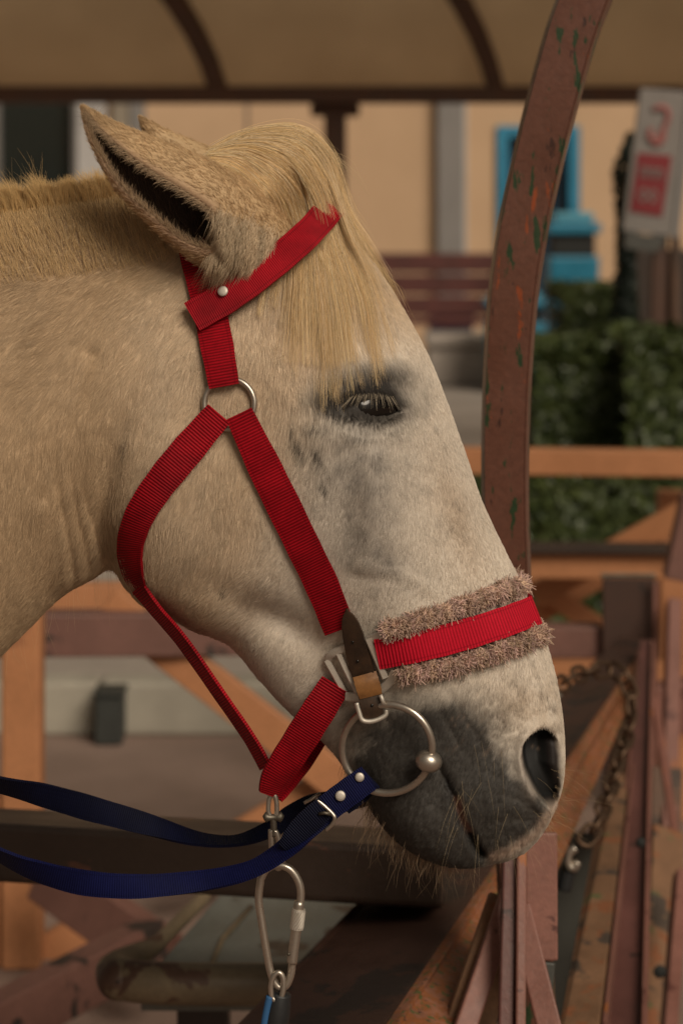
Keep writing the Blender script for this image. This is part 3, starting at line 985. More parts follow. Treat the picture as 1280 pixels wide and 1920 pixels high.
for q in range(170):                             # bristles along the front of the upper lip
    t = random.random()
    u = np.interp(t, [0, .3, .6, 1], [1054, 1040, 1015, 945]); v = np.interp(t, [0, .3, .6, 1], [1440, 1505, 1550, 1598])
    dd = DH - random.uniform(-0.02, 0.028)
    L = random.uniform(10, 30) if random.random() < 0.75 else random.uniform(40, 110)
    a = math.radians(18 + 60 * t + random.gauss(0, 14))
    specs.append(([(u - 6, v - 4, dd), (u + math.cos(a) * L * 0.5, v + math.sin(a) * L * 0.5, dd - 0.002), (u + math.cos(a) * L, v + math.sin(a) * L + 0.15 * L, dd - 0.003)],
                  random.uniform(0.00005, 0.00009), (0.42, 0.3, 0.18)))
for q in range(46):                              # wisps under the neck
    u = random.uniform(-20, 215); v = np.interp(u, [0, 108, 180, 212], [1230, 1124, 1080, 1067])
    L = random.uniform(35, 120) * (1.3 if random.random() < 0.2 else 0.75)
    du = 0.1 + random.gauss(0, 0.22); dd = DH - random.uniform(-0.02, 0.03)
    specs.append(([(u, v - 6, dd), (u + du * L * 0.3, v + L * 0.5, dd), (u + du * L * 0.9, v + L, dd)], random.uniform(0.00005, 0.00009), (0.5, 0.36, 0.2)))
px_strands([(a, r * 0.75, c) for a, r, c in specs], m_hair, 'whiskers', 8)
# ================================================================== TACK
def webbing(name, colr, dark, ribs=2.3, vary=0.45, bumpy=0.6):
    m, nt, b = new_mat(name)
    uv = nt.nodes.new('ShaderNodeUVMap').outputs[0]
    sep = nt.nodes.new('ShaderNodeSeparateXYZ'); nt.links.new(uv, sep.inputs[0])
    mul = N(nt, 'ShaderNodeMath', operation='MULTIPLY'); nt.links.new(sep.outputs[0], mul.inputs[0]); mul.inputs[1].default_value = 2 * math.pi / ribs
    nz = noise(nt, objcoord(nt), 220, 3, 0.6)
    jit = N(nt, 'ShaderNodeMath', operation='MULTIPLY_ADD'); nt.links.new(nz, jit.inputs[0]); jit.inputs[1].default_value = 1.4; nt.links.new(mul.outputs[0], jit.inputs[2])
    sn = N(nt, 'ShaderNodeMath', operation='SINE'); nt.links.new(jit.outputs[0], sn.inputs[0])
    h = N(nt, 'ShaderNodeMath', operation='MULTIPLY_ADD'); nt.links.new(sn.outputs[0], h.inputs[0]); h.inputs[1].default_value = 0.5; h.inputs[2].default_value = 0.5
    c = mix(nt, ramp(nt, h.outputs[0], [(0.0, 0.0), (0.6, 1.0)]).outputs[0], dark, colr)
    big = noise(nt, objcoord(nt), 28, 4, 0.65)
    c = mix(nt, 1.0, c, ramp(nt, big, [(0.25, (1 - vary,) * 3), (0.75, (1 + vary * 0.6,) * 3)]).outputs[0], 'MULTIPLY')
    # stitch lines a few mm inside both selvedges
    a = N(nt, 'ShaderNodeMath', operation='SUBTRACT'); nt.links.new(sep.outputs[1], a.inputs[0]); a.inputs[1].default_value = 0.5
    ab = N(nt, 'ShaderNodeMath', operation='ABSOLUTE'); nt.links.new(a.outputs[0], ab.inputs[0])
    ln = ramp(nt, ab.outputs[0], [(0.36, 0.0), (0.375, 0.55), (0.395, 0.55), (0.41, 0.0)])
    c = mix(nt, ln.outputs[0], c, tuple(x * 0.35 for x in colr))
    fz = noise(nt, objcoord(nt), 1400, 2, 0.7)
    c = mix(nt, 0.4, c, ramp(nt, fz, [(0.3, (0.6,) * 3), (0.7, (1.3,) * 3)]).outputs[0], 'MULTIPLY')
    nt.links.new(c, b.inputs['Base Color'])
    b.inputs['Roughness'].default_value = 0.62
    b.inputs['Specular IOR Level'].default_value = 0.12
    bump(nt, b, h.outputs[0], bumpy, 0.0008)
    return m
m_red = webbing('red_webbing', (0.37, 0.004, 0.012), (0.15, 0.002, 0.005))
m_red_brow = webbing('red_webbing_fine', (0.38, 0.007, 0.016), (0.25, 0.004, 0.01), 1.6)
m_red_nose = webbing('red_webbing_bright', (0.56, 0.010, 0.030), (0.30, 0.004, 0.012), 2.6, 0.15)
m_blue = webbing('blue_webbing', (0.005, 0.007, 0.050), (0.0025, 0.0035, 0.026), 1.8, 0.35)
m_navy = webbing('navy_webbing', (0.003, 0.004, 0.019), (0.002, 0.003, 0.011), 1.8, 0.35)

def metal(name, colr, rough, dirt=0.5):
    m, nt, b = new_mat(name)
    oc = objcoord(nt)
    n = noise(nt, oc, 90, 5, 0.7)
    nt.links.new(mix(nt, ramp(nt, n, [(0.4, 0.0), (0.75, dirt)]).outputs[0], colr, tuple(x * 0.35 for x in colr)), b.inputs['Base Color'])
    nt.links.new(ramp(nt, n, [(0.3, rough), (0.8, min(1, rough + 0.3))]).outputs[0], b.inputs['Roughness'])
    b.inputs['Metallic'].default_value = 0.92
    bump(nt, b, noise(nt, oc, 500, 3, 0.6), 0.12, 0.0005)
    return m
m_steel = metal('worn_steel', (0.55, 0.49, 0.42), 0.24)
m_cast = metal('dull_cast_zinc', (0.66, 0.61, 0.54), 0.5, 0.3)
m_darkmetal = metal('tarnished_metal', (0.17, 0.15, 0.12), 0.4)
def leather(name, c0, c1):
    m, nt, b = new_mat(name)
    oc = objcoord(nt)
    n = noise(nt, oc, 70, 5, 0.7)
    nt.links.new(ramp(nt, n, [(0.3, c0), (0.7, c1)]).outputs[0], b.inputs['Base Color'])
    b.inputs['Roughness'].default_value = 0.42
    bump(nt, b, noise(nt, oc, 600, 4, 0.7), 0.3, 0.0006)
    return m
m_leather = leather('dark_leather', (0.018, 0.011, 0.007), (0.055, 0.028, 0.014))
m_tan = leather('tan_leather', (0.12, 0.05, 0.015), (0.27, 0.12, 0.035))

def strap(name, ctrl, mat, parent, offm=0.0025, thick=0.0024, depth=None, wrap=False, n=10, na=6, twist=None, tree=None, cap=0.0):
    """flat band; ctrl = [(u, v, width px)]; follows the horse unless depth = [m, ...] is given.
    twist = tilt of the band's face (depth difference edge to edge, m) for each control point"""
    c = catmull(np.array(ctrl, float), n)
    m = len(c)
    if depth is not None:
        dep = catmull(np.array(depth, float)[:, None], n)[:, 0]
    tw = catmull(np.array(twist, float)[:, None], n)[:, 0] if twist is not None else np.zeros(m)
    tg = np.gradient(c[:, :2], axis=0); tg /= np.linalg.norm(tg, axis=1)[:, None] + 1e-9
    pr = np.stack([-tg[:, 1], tg[:, 0]], 1)
    uvs = np.zeros((m, na + 1, 2)); D = np.full((m, na + 1), np.nan)
    r_ = np.random.default_rng(len(name) + m)
    for i in range(m):
        for j in range(na + 1):
            s_ = j / na - 0.5
            wv = c[i, 2] * (1 + 0.012 * math.sin(i * 0.9 + j))
            uvs[i, j] = c[i, :2] + pr[i] * wv * s_
            if depth is None:
                d = surf_depth(*uvs[i, j], default=np.nan) if tree is None else (lambda h: h.y if h else np.nan)(hit(*uvs[i, j], tree)[0])
                D[i, j] = d
            else:
                D[i, j] = dep[i] + tw[i] * s_
    if depth is None:
        if wrap:
            ok = ~np.isnan(D[:, na // 2])
            last = m - np.argmax(ok[::-1])
            D = D[:last]; uvs = uvs[:last]; m = last
        for i in range(m):                              # band is stiff across its width
            row = D[i]; g = ~np.isnan(row)
            if g.sum() == 0: D[i] = D[i - 1] if i else DH
            else:
                row = np.where(g, row, np.interp(np.arange(na + 1), np.arange(na + 1)[g], row[g]))
                xs = np.linspace(-1, 1, na + 1)
                pf = np.polyval(np.polyfit(xs, row, 1), xs)
                D[i] = np.minimum(0.5 * row + 0.5 * pf, row + 0.0005)
        ker = np.array([1, 2, 3, 2, 1.0]); ker /= ker.sum()
        pad = np.pad(D, ((2, 2), (0, 0)), 'edge')
        D = np.minimum(sum(k * pad[i:i + m] for i, k in enumerate(ker)), D + 0.0015) - (offm if not hasattr(offm, '__len__') else np.interp(np.arange(m), np.linspace(0, m - 1, len(offm)), offm)[:, None])
    W = np.array([[P(uvs[i, j, 0], uvs[i, j, 1], D[i, j])[:] for j in range(na + 1)] for i in range(m)])
    xs = np.linspace(-1, 1, na + 1)
    W[:, :, 1] -= (0.0006 * (1 - xs ** 2))[None]        # faintly crowned
    if wrap and cap:                                    # the band stands off the outline where hair lies under it
        e = W[-1:].copy(); dirn = np.append(W[-1].mean(0) - W[-5].mean(0), 0)[:3]; dirn[1] = 0
        dirn = dirn / np.linalg.norm(dirn) * cap * S
        e1 = e + dirn * 0.75; e1[..., 1] = 0.88 * e[..., 1] + 0.12 * DH; e2 = e + dirn; e2[..., 1] = 0.6 * e[..., 1] + 0.4 * DH
        W = np.concatenate([W, e1, e2]); m = len(W)
    if wrap:
        M2 = W[::-1].copy(); M2[..., 1] = 2 * DH - M2[..., 1]
        W = np.concatenate([W, M2]); m = len(W)
    tang = np.gradient(W, axis=0); acr = np.gradient(W, axis=1)
    nrm = np.cross(tang, acr); nrm /= np.linalg.norm(nrm, axis=2)[..., None] + 1e-12
    if wrap or nrm[m // 4, na // 2, 1] > 0:
        if nrm[m // 4, na // 2, 1] > 0: nrm = -nrm
    front = W; back = W - nrm * thick
    verts = np.concatenate([front.reshape(-1, 3), back.reshape(-1, 3)])
    o2 = m * (na + 1); idx = lambda i, j: i * (na + 1) + j
    faces = []
    for i in range(m - 1):
        for j in range(na):
            q = (idx(i, j), idx(i + 1, j), idx(i + 1, j + 1), idx(i, j + 1))
            faces.append(q); faces.append(tuple(k + o2 for k in q[::-1]))
        faces.append((idx(i, 0), idx(i, 0) + o2, idx(i + 1, 0) + o2, idx(i + 1, 0)))
        faces.append((idx(i, na), idx(i + 1, na), idx(i + 1, na) + o2, idx(i, na) + o2))
    for i in (0, m - 1):
        for j in range(na):
            q = (idx(i, j), idx(i, j + 1), idx(i, j + 1) + o2, idx(i, j) + o2)
            faces.append(q if i == 0 else q[::-1])
    me = mesh_from(name, verts, faces)
    cum = np.concatenate([[0], np.cumsum(np.linalg.norm(np.diff(W[:, na // 2], axis=0), axis=1))]) * 1000
    vu = np.zeros((len(verts), 2)); vu[:o2, 0] = np.repeat(cum, na + 1); vu[:o2, 1] = np.tile(np.linspace(0, 1, na + 1), m); vu[o2:] = vu[:o2]
    lay = me.uv_layers.new(name='UVMap')
    li = np.zeros(len(me.loops), dtype=np.int32); me.loops.foreach_get('vertex_index', li)
    lay.data.foreach_set('uv', vu[li].astype(np.float32).ravel())
    bm = bmesh.new(); bm.from_mesh(me); bmesh.ops.recalc_face_normals(bm, faces=bm.faces)
    for f in bm.faces: f.smooth = len(f.verts) == 4
    for e in bm.edges:
        if len(e.link_faces) == 2 and e.calc_face_angle(0) > 1.0: e.smooth = False
    bm.to_mesh(me); bm.free()
    o = link(name, me, mat, parent)
    return o

def plate_normal(u, v, r=20):
    a, b_, c_ = hit(u, v)[0], hit(u + r, v)[0], hit(u, v + r)[0]
    n = (b_ - a).cross(c_ - a).normalized()
    return n if n.y < 0 else -n

def rivet(u, v, parent, lift, r=9.5, tree_depth=None):
    l_, n_ = hit(u, v) if tree_depth is None else (P(u, v, tree_depth), Vector((0, -1, 0)))
    n_ = Vector((0, -1, 0.1)).normalized() if tree_depth else plate_normal(u, v)
    bm = bmesh.new()
    R = r * S
    rings = [(R, 0.0), (R, 0.0008), (R * 0.85, 0.0013), (R * 0.45, 0.0016)]
    seg = 20; rows = []
    q = Vector((0, 0, 1)).rotation_difference(n_).to_matrix()
    base = l_ + n_ * lift
    for rr, z in rings:
        rows.append([bm.verts.new(base + q @ Vector((rr * math.cos(2 * math.pi * k / seg), rr * math.sin(2 * math.pi * k / seg), z))) for k in range(seg)])
    for a, b_ in zip(rows, rows[1:]):
        for k in range(seg): bm.faces.new((a[k], a[(k + 1) % seg], b_[(k + 1) % seg], b_[k]))
    bm.faces.new(rows[-1])
    return link('rivet', bm_mesh('rivet', bm, True), m_cast, parent)

halter = empty('halter', P(430, 757, DH))
tag(halter, 'worn red webbing halter with fleece-lined noseband on the white horse', 'halter')
# crown piece runs over the poll; browband in front of it
strap('crown_strap', [(420, 724, 56), (405, 640, 62), (388, 560, 60), (368, 490, 56), (352, 430, 52), (345, 380, 50), (352, 345, 48), (356, 325, 46)], m_red, halter, (0.0095, 0.006, 0.0055, 0.0055, 0.006, 0.006, 0.006, 0.006), wrap=True)
strap('browband', [(360, 594, 59), (425, 556, 60), (500, 502, 58), (570, 444, 55), (616, 394, 54), (640, 362, 50)], m_red_brow, halter, (0.011, 0.012, 0.016, 0.022, 0.030, 0.034), wrap=True, cap=20)
rivet(426, 556, halter, 0.0138)
def ring_at(name, cu, cv, ru, rv, tr, mat, parent, lift, n=48, pts_r=None):
    P3 = []
    for k in range(n):
        a = 2 * math.pi * k / n
        u, v = cu + ru * math.cos(a), cv + rv * math.sin(a)
        P3.append((u, v, surf_depth(u, v, np.nan)))
    A = np.array(P3); g = ~np.isnan(A[:, 2])
    M = np.column_stack([A[g, 0], A[g, 1], np.ones(g.sum())])
    co, *_ = np.linalg.lstsq(M, A[g, 2], rcond=None)
    pl = A[:, 0] * co[0] + A[:, 1] * co[1] + co[2]
    sh = np.nanmax(pl[g] - A[g, 2])
    pts = [P(A[k, 0], A[k, 1], pl[k] - max(0, sh) * 0.7 - lift) for k in range(n)]
    plane = lambda u, v: u * co[0] + v * co[1] + co[2] - max(0, sh) * 0.7 - lift
    return link(name, tube_mesh(name, pts, tr, 14, True), mat, parent), plane
ring_at('ring', 430, 757, 47, 47, 0.0022, m_steel, halter, 0.0035)
strap('throat_strap', [(410, 776, 54), (350, 846, 62), (298, 910, 60), (262, 966, 56), (243, 1022, 48), (246, 1070, 38), (262, 1112, 24)], m_red, halter, (0.010, 0.006, 0.0055, 0.0055, 0.0055, 0.006, 0.006))
strap('throat_strap', [(258, 1104, 24), (290, 1146, 20), (340, 1205, 20), (410, 1305, 19), (465, 1385, 19), (496, 1440, 20)], m_red, halter,
      depth=[surf_depth(254, 1098, 1.74) - 0.006, surf_depth(262, 1108, 1.75) - 0.004, 1.765, 1.775, 1.784, 1.790], twist=[0.02, 0.03, 0.03, 0.03, 0.03, 0.025])
strap('cheek_strap', [(448, 776, 52), (500, 885, 63), (556, 1000, 63), (603, 1098, 62), (636, 1182, 58)], m_red, halter, (0.010, 0.005, 0.0045, 0.0045, 0.005))
dch = surf_depth(640, 1275) - 0.006
strap('chin_strap', [(628, 1284, 58), (594, 1338, 62), (552, 1405, 60), (518, 1460, 52), (506, 1492, 40)], m_red, halter,
      depth=[dch, dch + 0.004, dch + 0.016, DH - 0.024, DH - 0.014], twist=[0.0, -0.004, -0.01, -0.02, -0.02])
strap('chin_strap', [(626, 1312, 50), (600, 1352, 58), (566, 1410, 58), (530, 1462, 48), (512, 1490, 36)], m_red, halter,
      depth=[2 * DH - dch, 2 * DH - dch - 0.004, 2 * DH - dch - 0.014, DH + 0.018, DH + 0.008], twist=[0.0, 0.004, 0.01, 0.02, 0.02])
NB = [(706, 1228, 56), (780, 1213, 58), (860, 1193, 58), (940, 1168, 57), (985, 1151, 56), (1030, 1133, 54)]
noseband = strap('noseband', NB, m_red_nose, halter, 0.0095, wrap=True, cap=9)
# fleece pad: two rolls showing above and below the band
m_wool_core = weathered('fleece_core', (0.32, 0.215, 0.16), (), scale=60, rough=0.9)
def fleece(ctrl, rpx, lift, seed):
    c = catmull(np.array(ctrl, float), 12)
    pts = []
    for u, v in c:
        d = surf_depth(u, v)
        if d is None: break
        pts.append(P(u, v, d - lift))
    last = pts[-1]
    full = [p for p in pts] + [Vector((p.x, 2 * DH - p.y, p.z)) for p in pts[::-1]]
    R = rpx * S
    o = link('fleece_roll', tube_mesh('fleece_roll', full, R * 0.92, 10), m_wool_core, halter)
    r = np.random.default_rng(seed)
    A = np.array([p[:] for p in full]); n = 20000
    x = r.random(n) * (len(A) - 1.01); i = x.astype(int); f = (x - i)[:, None]
    p = A[i] * (1 - f) + A[i + 1] * f
    t = A[i + 1] - A[i]; t /= np.linalg.norm(t, axis=1)[:, None]
    q = r.normal(0, 1, (n, 3)); q -= t * (q * t).sum(1)[:, None]; q /= np.linalg.norm(q, axis=1)[:, None]
    # tufts share a lean
    tuft = (x * 2.6 + 0.9 * np.sin(np.arctan2(q[:, 2], q[:, 1]) * 2)).astype(int).clip(0, len(A) * 3); tl = np.random.default_rng(seed + 1).normal(0, 0.75, (len(A) * 3 + 5, 3))[tuft]
    d = q * 0.30 + tl * 1.0 + r.normal(0, 0.22, (n, 3)); d /= np.linalg.norm(d, axis=1)[:, None]
    L = r.uniform(0.0018, 0.0036, n)
    side = np.sign(r.normal(0, 1, (n, 1)))
    pts = rand_strands(p + q * R * 0.88, d, L, r.normal(0, 0.5, (n, 3)) + np.array([0, 0, -0.3]), 6, curl=0.9, seed=seed)
    rad = r.uniform(0.00024, 0.00036, n)[:, None] * np.array([1, 1, 1, 1, .95, .8])[None]
    k = np.random.default_rng(seed + 2).uniform(0.55, 1.25, len(A) * 3 + 5)[tuft] * r.uniform(0.7, 1.2, n)
    w = np.random.default_rng(seed + 3).random(len(A) * 3 + 5)[tuft][:, None]
    c = (np.array([0.55, 0.39, 0.27]) * (1 - w) + np.array([0.58, 0.38, 0.34]) * w) * k[:, None]
    ob = strands('fleece', pts, rad, np.clip(c, 0, 1), m_hair, o)
fleece([(718, 1184), (760, 1172), (800, 1159), (880, 1130), (950, 1104), (990, 1094), (1020, 1086)], 13, 0.006, 5)
fleece([(748, 1262), (800, 1255), (860, 1243), (930, 1222), (985, 1201), (1015, 1189), (1030, 1183)], 12, 0.006, 9)

# three-way cast fitting
dpl = surf_depth(680, 1250)
def dpx(u, v, lift): return P(u, v, surf_depth(u, v, dpl) - lift)
fit = link('fitting', None) if False else None
def flatbar(pxs, w, lift, parent, name='fitting_bar'):
    c = catmull(np.array([(u, v) for u, v in pxs], float), 6)
    tg = np.gradient(c, axis=0); tg /= np.linalg.norm(tg, axis=1)[:, None]
    pr = np.stack([-tg[:, 1], tg[:, 0]], 1)
    ds = np.array([surf_depth(u, v, dpl) for u, v in c]); ds = np.polyval(np.polyfit(np.arange(len(c)), ds, 1), np.arange(len(c))) - lift
    verts, faces = [], []
    prof_ = [(-0.5, 0.0015), (-0.5, -0.0002), (-0.36, -0.0010), (0.36, -0.0010), (0.5, -0.0002), (0.5, 0.0015)]
    for i in range(len(c)):
        for s_, z in prof_:
            verts.append(P(c[i, 0] + pr[i, 0] * w * s_, c[i, 1] + pr[i, 1] * w * s_, ds[i] + z))
    k = len(prof_)
    for i in range(len(c) - 1):
        for j in range(k):
            faces.append((i * k + j, i * k + (j + 1) % k, (i + 1) * k + (j + 1) % k, (i + 1) * k + j))
    faces.append(tuple(range(k))); faces.append(tuple((len(c) - 1) * k + j for j in range(k))[::-1])
    me = mesh_from(name, verts, faces)
    bm = bmesh.new(); bm.from_mesh(me); bmesh.ops.recalc_face_normals(bm, faces=bm.faces); bm.to_mesh(me); bm.free()
    return link(name, me, m_cast, parent)
for pxs, w, lf in (([(613, 1240), (622, 1226), (655, 1212)], 15, 0.0062), ([(652, 1216), (690, 1200), (716, 1191)], 17, 0.0072), ([(612, 1238), (630, 1270), (650, 1306)], 12, 0.0062),
               ([(634, 1224), (652, 1262), (672, 1302)], 12, 0.0076), ([(647, 1306), (680, 1307), (710, 1296), (733, 1275), (741, 1258)], 17, 0.0068),
               ([(690, 1198), (705, 1232), (722, 1272)], 13, 0.0080), ([(714, 1192), (722, 1205), (724, 1212)], 11, 0.0064)):
    flatbar(pxs, w, lf, halter)

# ---- bit with its leather hanger
bit = empty('bit', P(726, 1404, 1.73))
tag(bit, 'round steel bit ring with ball joint hanging from a brown leather strap', 'bit')
_, bpl = ring_at('ring', 726, 1404, 84, 83, 0.0029, m_steel, bit, 0.010, 72)
ellipsoid('ball_joint', P(803, 1427, bpl(803, 1427)), 0.0105, 0.0100, 0.0086, m_steel, bit, rot=Matrix.Rotation(0.25, 3, 'Y'))
_f = lambda k: 2 * DH - k
# the far ring, and the mouthpiece joining both through the mouth
n = 60
fr = [P(732 + 82 * math.cos(2 * math.pi * k / n), 1414 + 82 * math.sin(2 * math.pi * k / n), _f(bpl(726, 1404))) for k in range(n)]
link('ring', tube_mesh('ring', fr, 0.0029, 12, True), m_darkmetal, bit)
a0 = P(806, 1430, bpl(803, 1427)); a1 = P(806, 1430, _f(bpl(803, 1427)))
link('mouthpiece', tube_mesh('mouthpiece', [a0, a0.lerp(a1, .33), a0.lerp(a1, .66), a1], 0.005, 12), m_darkmetal, bit)
dl = surf_depth(680, 1240)
strap('hanger_strap', [(650, 1144, 4), (653, 1160, 24), (659, 1185, 36), (668, 1222, 41), (677, 1255, 42), (686, 1285, 40)], m_leather, bit, 0.0105, 0.003)
dk = surf_depth(690, 1290)
strap('hanger_loop', [(684, 1272, 40), (690, 1296, 42), (697, 1325, 40), (701, 1346, 37)], m_leather, bit, depth=[dk - 0.012, dk - 0.013, bpl(697, 1325) - 0.005, bpl(700, 1340) - 0.004], thick=0.004)
strap('keeper', [(683, 1264, 45), (687, 1278, 46), (692, 1294, 46), (695, 1306, 43)], m_tan, bit, depth=[dk - 0.014, dk - 0.0165, dk - 0.0165, dk - 0.0145], thick=0.004)
for u, v in ((661, 1204), (670, 1240), (697, 1323)):
    d_ = (surf_depth(u, v) - 0.0112) if v < 1300 else bpl(697, 1325) - 0.0058
    ellipsoid('strap_hole', P(u, v, d_), 0.0013, 0.0006, 0.0013, m_eye, bit, 10)
link('staple', tube_mesh('staple', [P(u, v, bpl(700, 1345) - 0.005) for u, v in catmull(np.array([(668, 1318), (672, 1332), (678, 1349), (690, 1353), (706, 1350), (722, 1341), (724, 1330)], float), 5)], 0.0019, 10), m_cast, bit)
link('staple', tube_mesh('staple', [P(u, v, bpl(716, 1315) - 0.004) for u, v in ((713, 1303), (716, 1311), (719, 1321))], 0.0016, 10), m_cast, bit)

# ---- reins
rein = empty('rein', P(680, 1470, 1.70))
tag(rein, 'blue webbing rein with silver buckle and two rivets looped to the bit ring', 'rein')
dr = bpl(680, 1466)
strap('rein_band', [(692, 1458, 50), (664, 1478, 52), (634, 1500, 52), (604, 1524, 52), (572, 1554, 46), (530, 1592, 34), (470, 1628, 30), (380, 1650, 38), (260, 1662, 46), (150, 1655, 46), (60, 1632, 34), (0, 1606, 22), (-60, 1575, 26), (-140, 1540, 40)],
      m_blue, rein, depth=[dr - 0.007, dr - 0.009, dr - 0.008, dr - 0.008, dr - 0.006, dr - 0.004, dr - 0.006, dr - 0.014, dr - 0.025, dr - 0.035, dr - 0.043, dr - 0.05, dr - 0.056, dr - 0.07],
      twist=[0, 0, 0, 0.002, 0.008, 0.02, 0.02, 0.012, 0.004, -0.004, -0.014, -0.02, -0.018, 0], n=8)
strap('billet', [(612, 1512, 44), (590, 1530, 46), (566, 1552, 44), (546, 1572, 36), (530, 1588, 20)], m_navy, rein, depth=[dr - 0.0115, dr - 0.0125, dr - 0.0115, dr - 0.0105, dr - 0.0085])
strap('loop_back', [(694, 1462, 46), (670, 1484, 48), (640, 1508, 46)], m_navy, rein, depth=[dr - 0.004, dr + 0.007, dr + 0.004])
rivet(674, 1457, rein, 0.0, 8.5, dr - 0.0095)
rivet(638, 1492, rein, 0.0, 9.5, dr - 0.0095)
bk = [(592, 1498), (612, 1515), (627, 1532), (622, 1546), (611, 1556)]
link('buckle', tube_mesh('buckle', [P(u, v, dr - 0.014 + 0.004 * abs(k - 12) / 12) for k, (u, v) in enumerate(catmull(np.array(bk, float), 6))], 0.0017, 10), m_steel, rein)
link('buckle_tongue', tube_mesh('buckle_tongue', [P(598, 1526, dr - 0.0135), P(608, 1524, dr - 0.016), P(620, 1527, dr - 0.015)], 0.0013, 8), m_darkmetal, rein)

rein2 = empty('rein', P(560, 1540, 1.87))
tag(rein2, 'dark navy webbing rein hanging beyond the clip from the far bit ring', 'rein')
strap('rein_band', [(690, 1488, 44), (640, 1502, 44), (585, 1512, 44), (540, 1535, 42), (500, 1556, 30), (440, 1574, 18), (370, 1570, 24), (280, 1546, 40), (170, 1516, 48), (80, 1492, 42), (0, 1474, 28), (-100, 1450, 36)],
      m_navy, rein2, depth=[1.862, 1.872, 1.875, 1.872, 1.868, 1.862, 1.855, 1.84, 1.82, 1.80, 1.78, 1.75], twist=[0, 0, 0, 0, .012, .02, .02, .01, .002, -.008, -.016, -.01], n=8)
link('buckle', tube_mesh('buckle', [P(u, v, 1.858) for u, v in ((570, 1506), (582, 1499), (600, 1487))], 0.0014, 8), m_steel, rein2)

# ---- snap hook under the halter, carabiner and lead
snap = empty('snap_hook', P(512, 1535, DH))
tag(snap, 'slim steel snap hook hanging from the bottom of the red halter', 'clip')
def ptube(name, px, d, r, mat, parent, segs=12, closed=False, n=6):
    a = np.array([p if len(p) == 3 else (p[0], p[1], d) for p in px], float)
    if closed:
        a = np.vstack([a, a[:1]])
        c = catmull(a, n)[:-1]
    else:
        c = catmull(a, n)
    return link(name, tube_mesh(name, [P(*q) for q in c], r, segs, closed), mat, parent)
D2 = DH - 0.010
ptube('hook_loop', [(504, 1500), (503, 1520), (508, 1532), (516, 1532), (519, 1518), (517, 1496), (510, 1488)], D2, 0.0019, m_steel, snap, closed=True)
link('swivel', tube_mesh('swivel', [P(494, 1534, D2), P(499, 1532, D2), P(504, 1533, D2), P(520, 1533, D2), P(526, 1532, D2), P(531, 1534, D2)], [0.002, 0.0042, 0.0028, 0.0028, 0.0042, 0.002], 14), m_darkmetal, snap)
ptube('hook_stem', [(512, 1532), (513, 1550), (513, 1568)], D2, [0.0026] * 13, m_darkmetal, snap)
ptube('hook_eye', [(508, 1558), (509, 1585), (512, 1612), (522, 1628), (530, 1614), (525, 1588), (518, 1562)], D2, 0.0024, m_steel, snap, closed=True)

car = empty('carabiner', P(525, 1740, DH))
tag(car, 'pear-shaped steel carabiner with knurled screw sleeve on the snap hook', 'carabiner')
DC = DH - 0.012
pear = [(489, 1648), (500, 1630), (522, 1622), (546, 1632), (562, 1660), (563, 1695), (556, 1745), (549, 1795), (545, 1828), (534, 1850), (519, 1848), (508, 1825), (500, 1785), (491, 1730), (485, 1685)]
ptube('body', pear, DC, 0.0031, m_steel, car, closed=True)
ptube('gate', [(561, 1690), (557, 1730), (551, 1775), (547, 1806)], DC - 0.0004, 0.0042, m_steel, car)
# knurled sleeve: a ribbed cylinder
sl0 = P(560.5, 1704, DC - 0.0004); sl1 = P(556, 1742, DC - 0.0004)
ax = (sl1 - sl0); q = Vector((0, 0, 1)).rotation_difference(ax.normalized()).to_matrix()
vs, fs = [], []
SEG = 36; RW = 9
for i in range(RW):
    for k in range(SEG):
        a = 2 * math.pi * k / SEG
        rr = 0.0053 + (0.00028 if ((k + i) % 2 == 0 and 0 < i < RW - 1) else -0.00012)
        vs.append(sl0 + ax * (i / (RW - 1)) + q @ Vector((rr * math.cos(a), rr * math.sin(a), 0)))
for i in range(RW - 1):
    for k in range(SEG):
        fs.append((i * SEG + k, i * SEG + (k + 1) % SEG, (i + 1) * SEG + (k + 1) % SEG, (i + 1) * SEG + k))
fs.append(tuple(range(SEG))[::-1]); fs.append(tuple((RW - 1) * SEG + k for k in range(SEG)))
link('screw_sleeve', mesh_from('screw_sleeve', vs, fs), m_cast, car)
ellipsoid('hinge_pin', P(541, 1789, DC - 0.004), 0.0014, 0.0014, 0.0014, m_darkmetal, car, 10)

lead = empty('lead_rope', P(520, 1900, DH))
tag(lead, 'black and blue lead rope end with metal eye hanging from the carabiner', 'rope')
ptube('eye_link', [(509, 1870), (508, 1848), (514, 1829), (524, 1824), (531, 1836), (530, 1860), (522, 1880)], DC - 0.004, 0.0022, m_steel, lead, closed=True)
m_rubber, nt, b = new_mat('black_rubber'); b.inputs['Base Color'].default_value = (0.012, 0.013, 0.014, 1); b.inputs['Roughness'].default_value = 0.5
bump(nt, b, noise(nt, objcoord(nt), 300, 4, 0.7), 0.3, 0.001)
ptube('sleeve', [(526, 1862), (522, 1885), (515, 1930), (505, 2000), (496, 2080)], DC + 0.002, [0.0085 + 0.002 * min(1, k / 8) for k in range(25)], m_rubber, lead)
m_ropeblue, nt, b = new_mat('blue_rope'); b.inputs['Base Color'].default_value = (0.02, 0.09, 0.22, 1); b.inputs['Roughness'].default_value = 0.7
ptube('rope_strand', [(506, 1868), (501, 1890), (494, 1930), (484, 2000), (474, 2080)], DC - 0.004, 0.0030, m_ropeblue, lead)
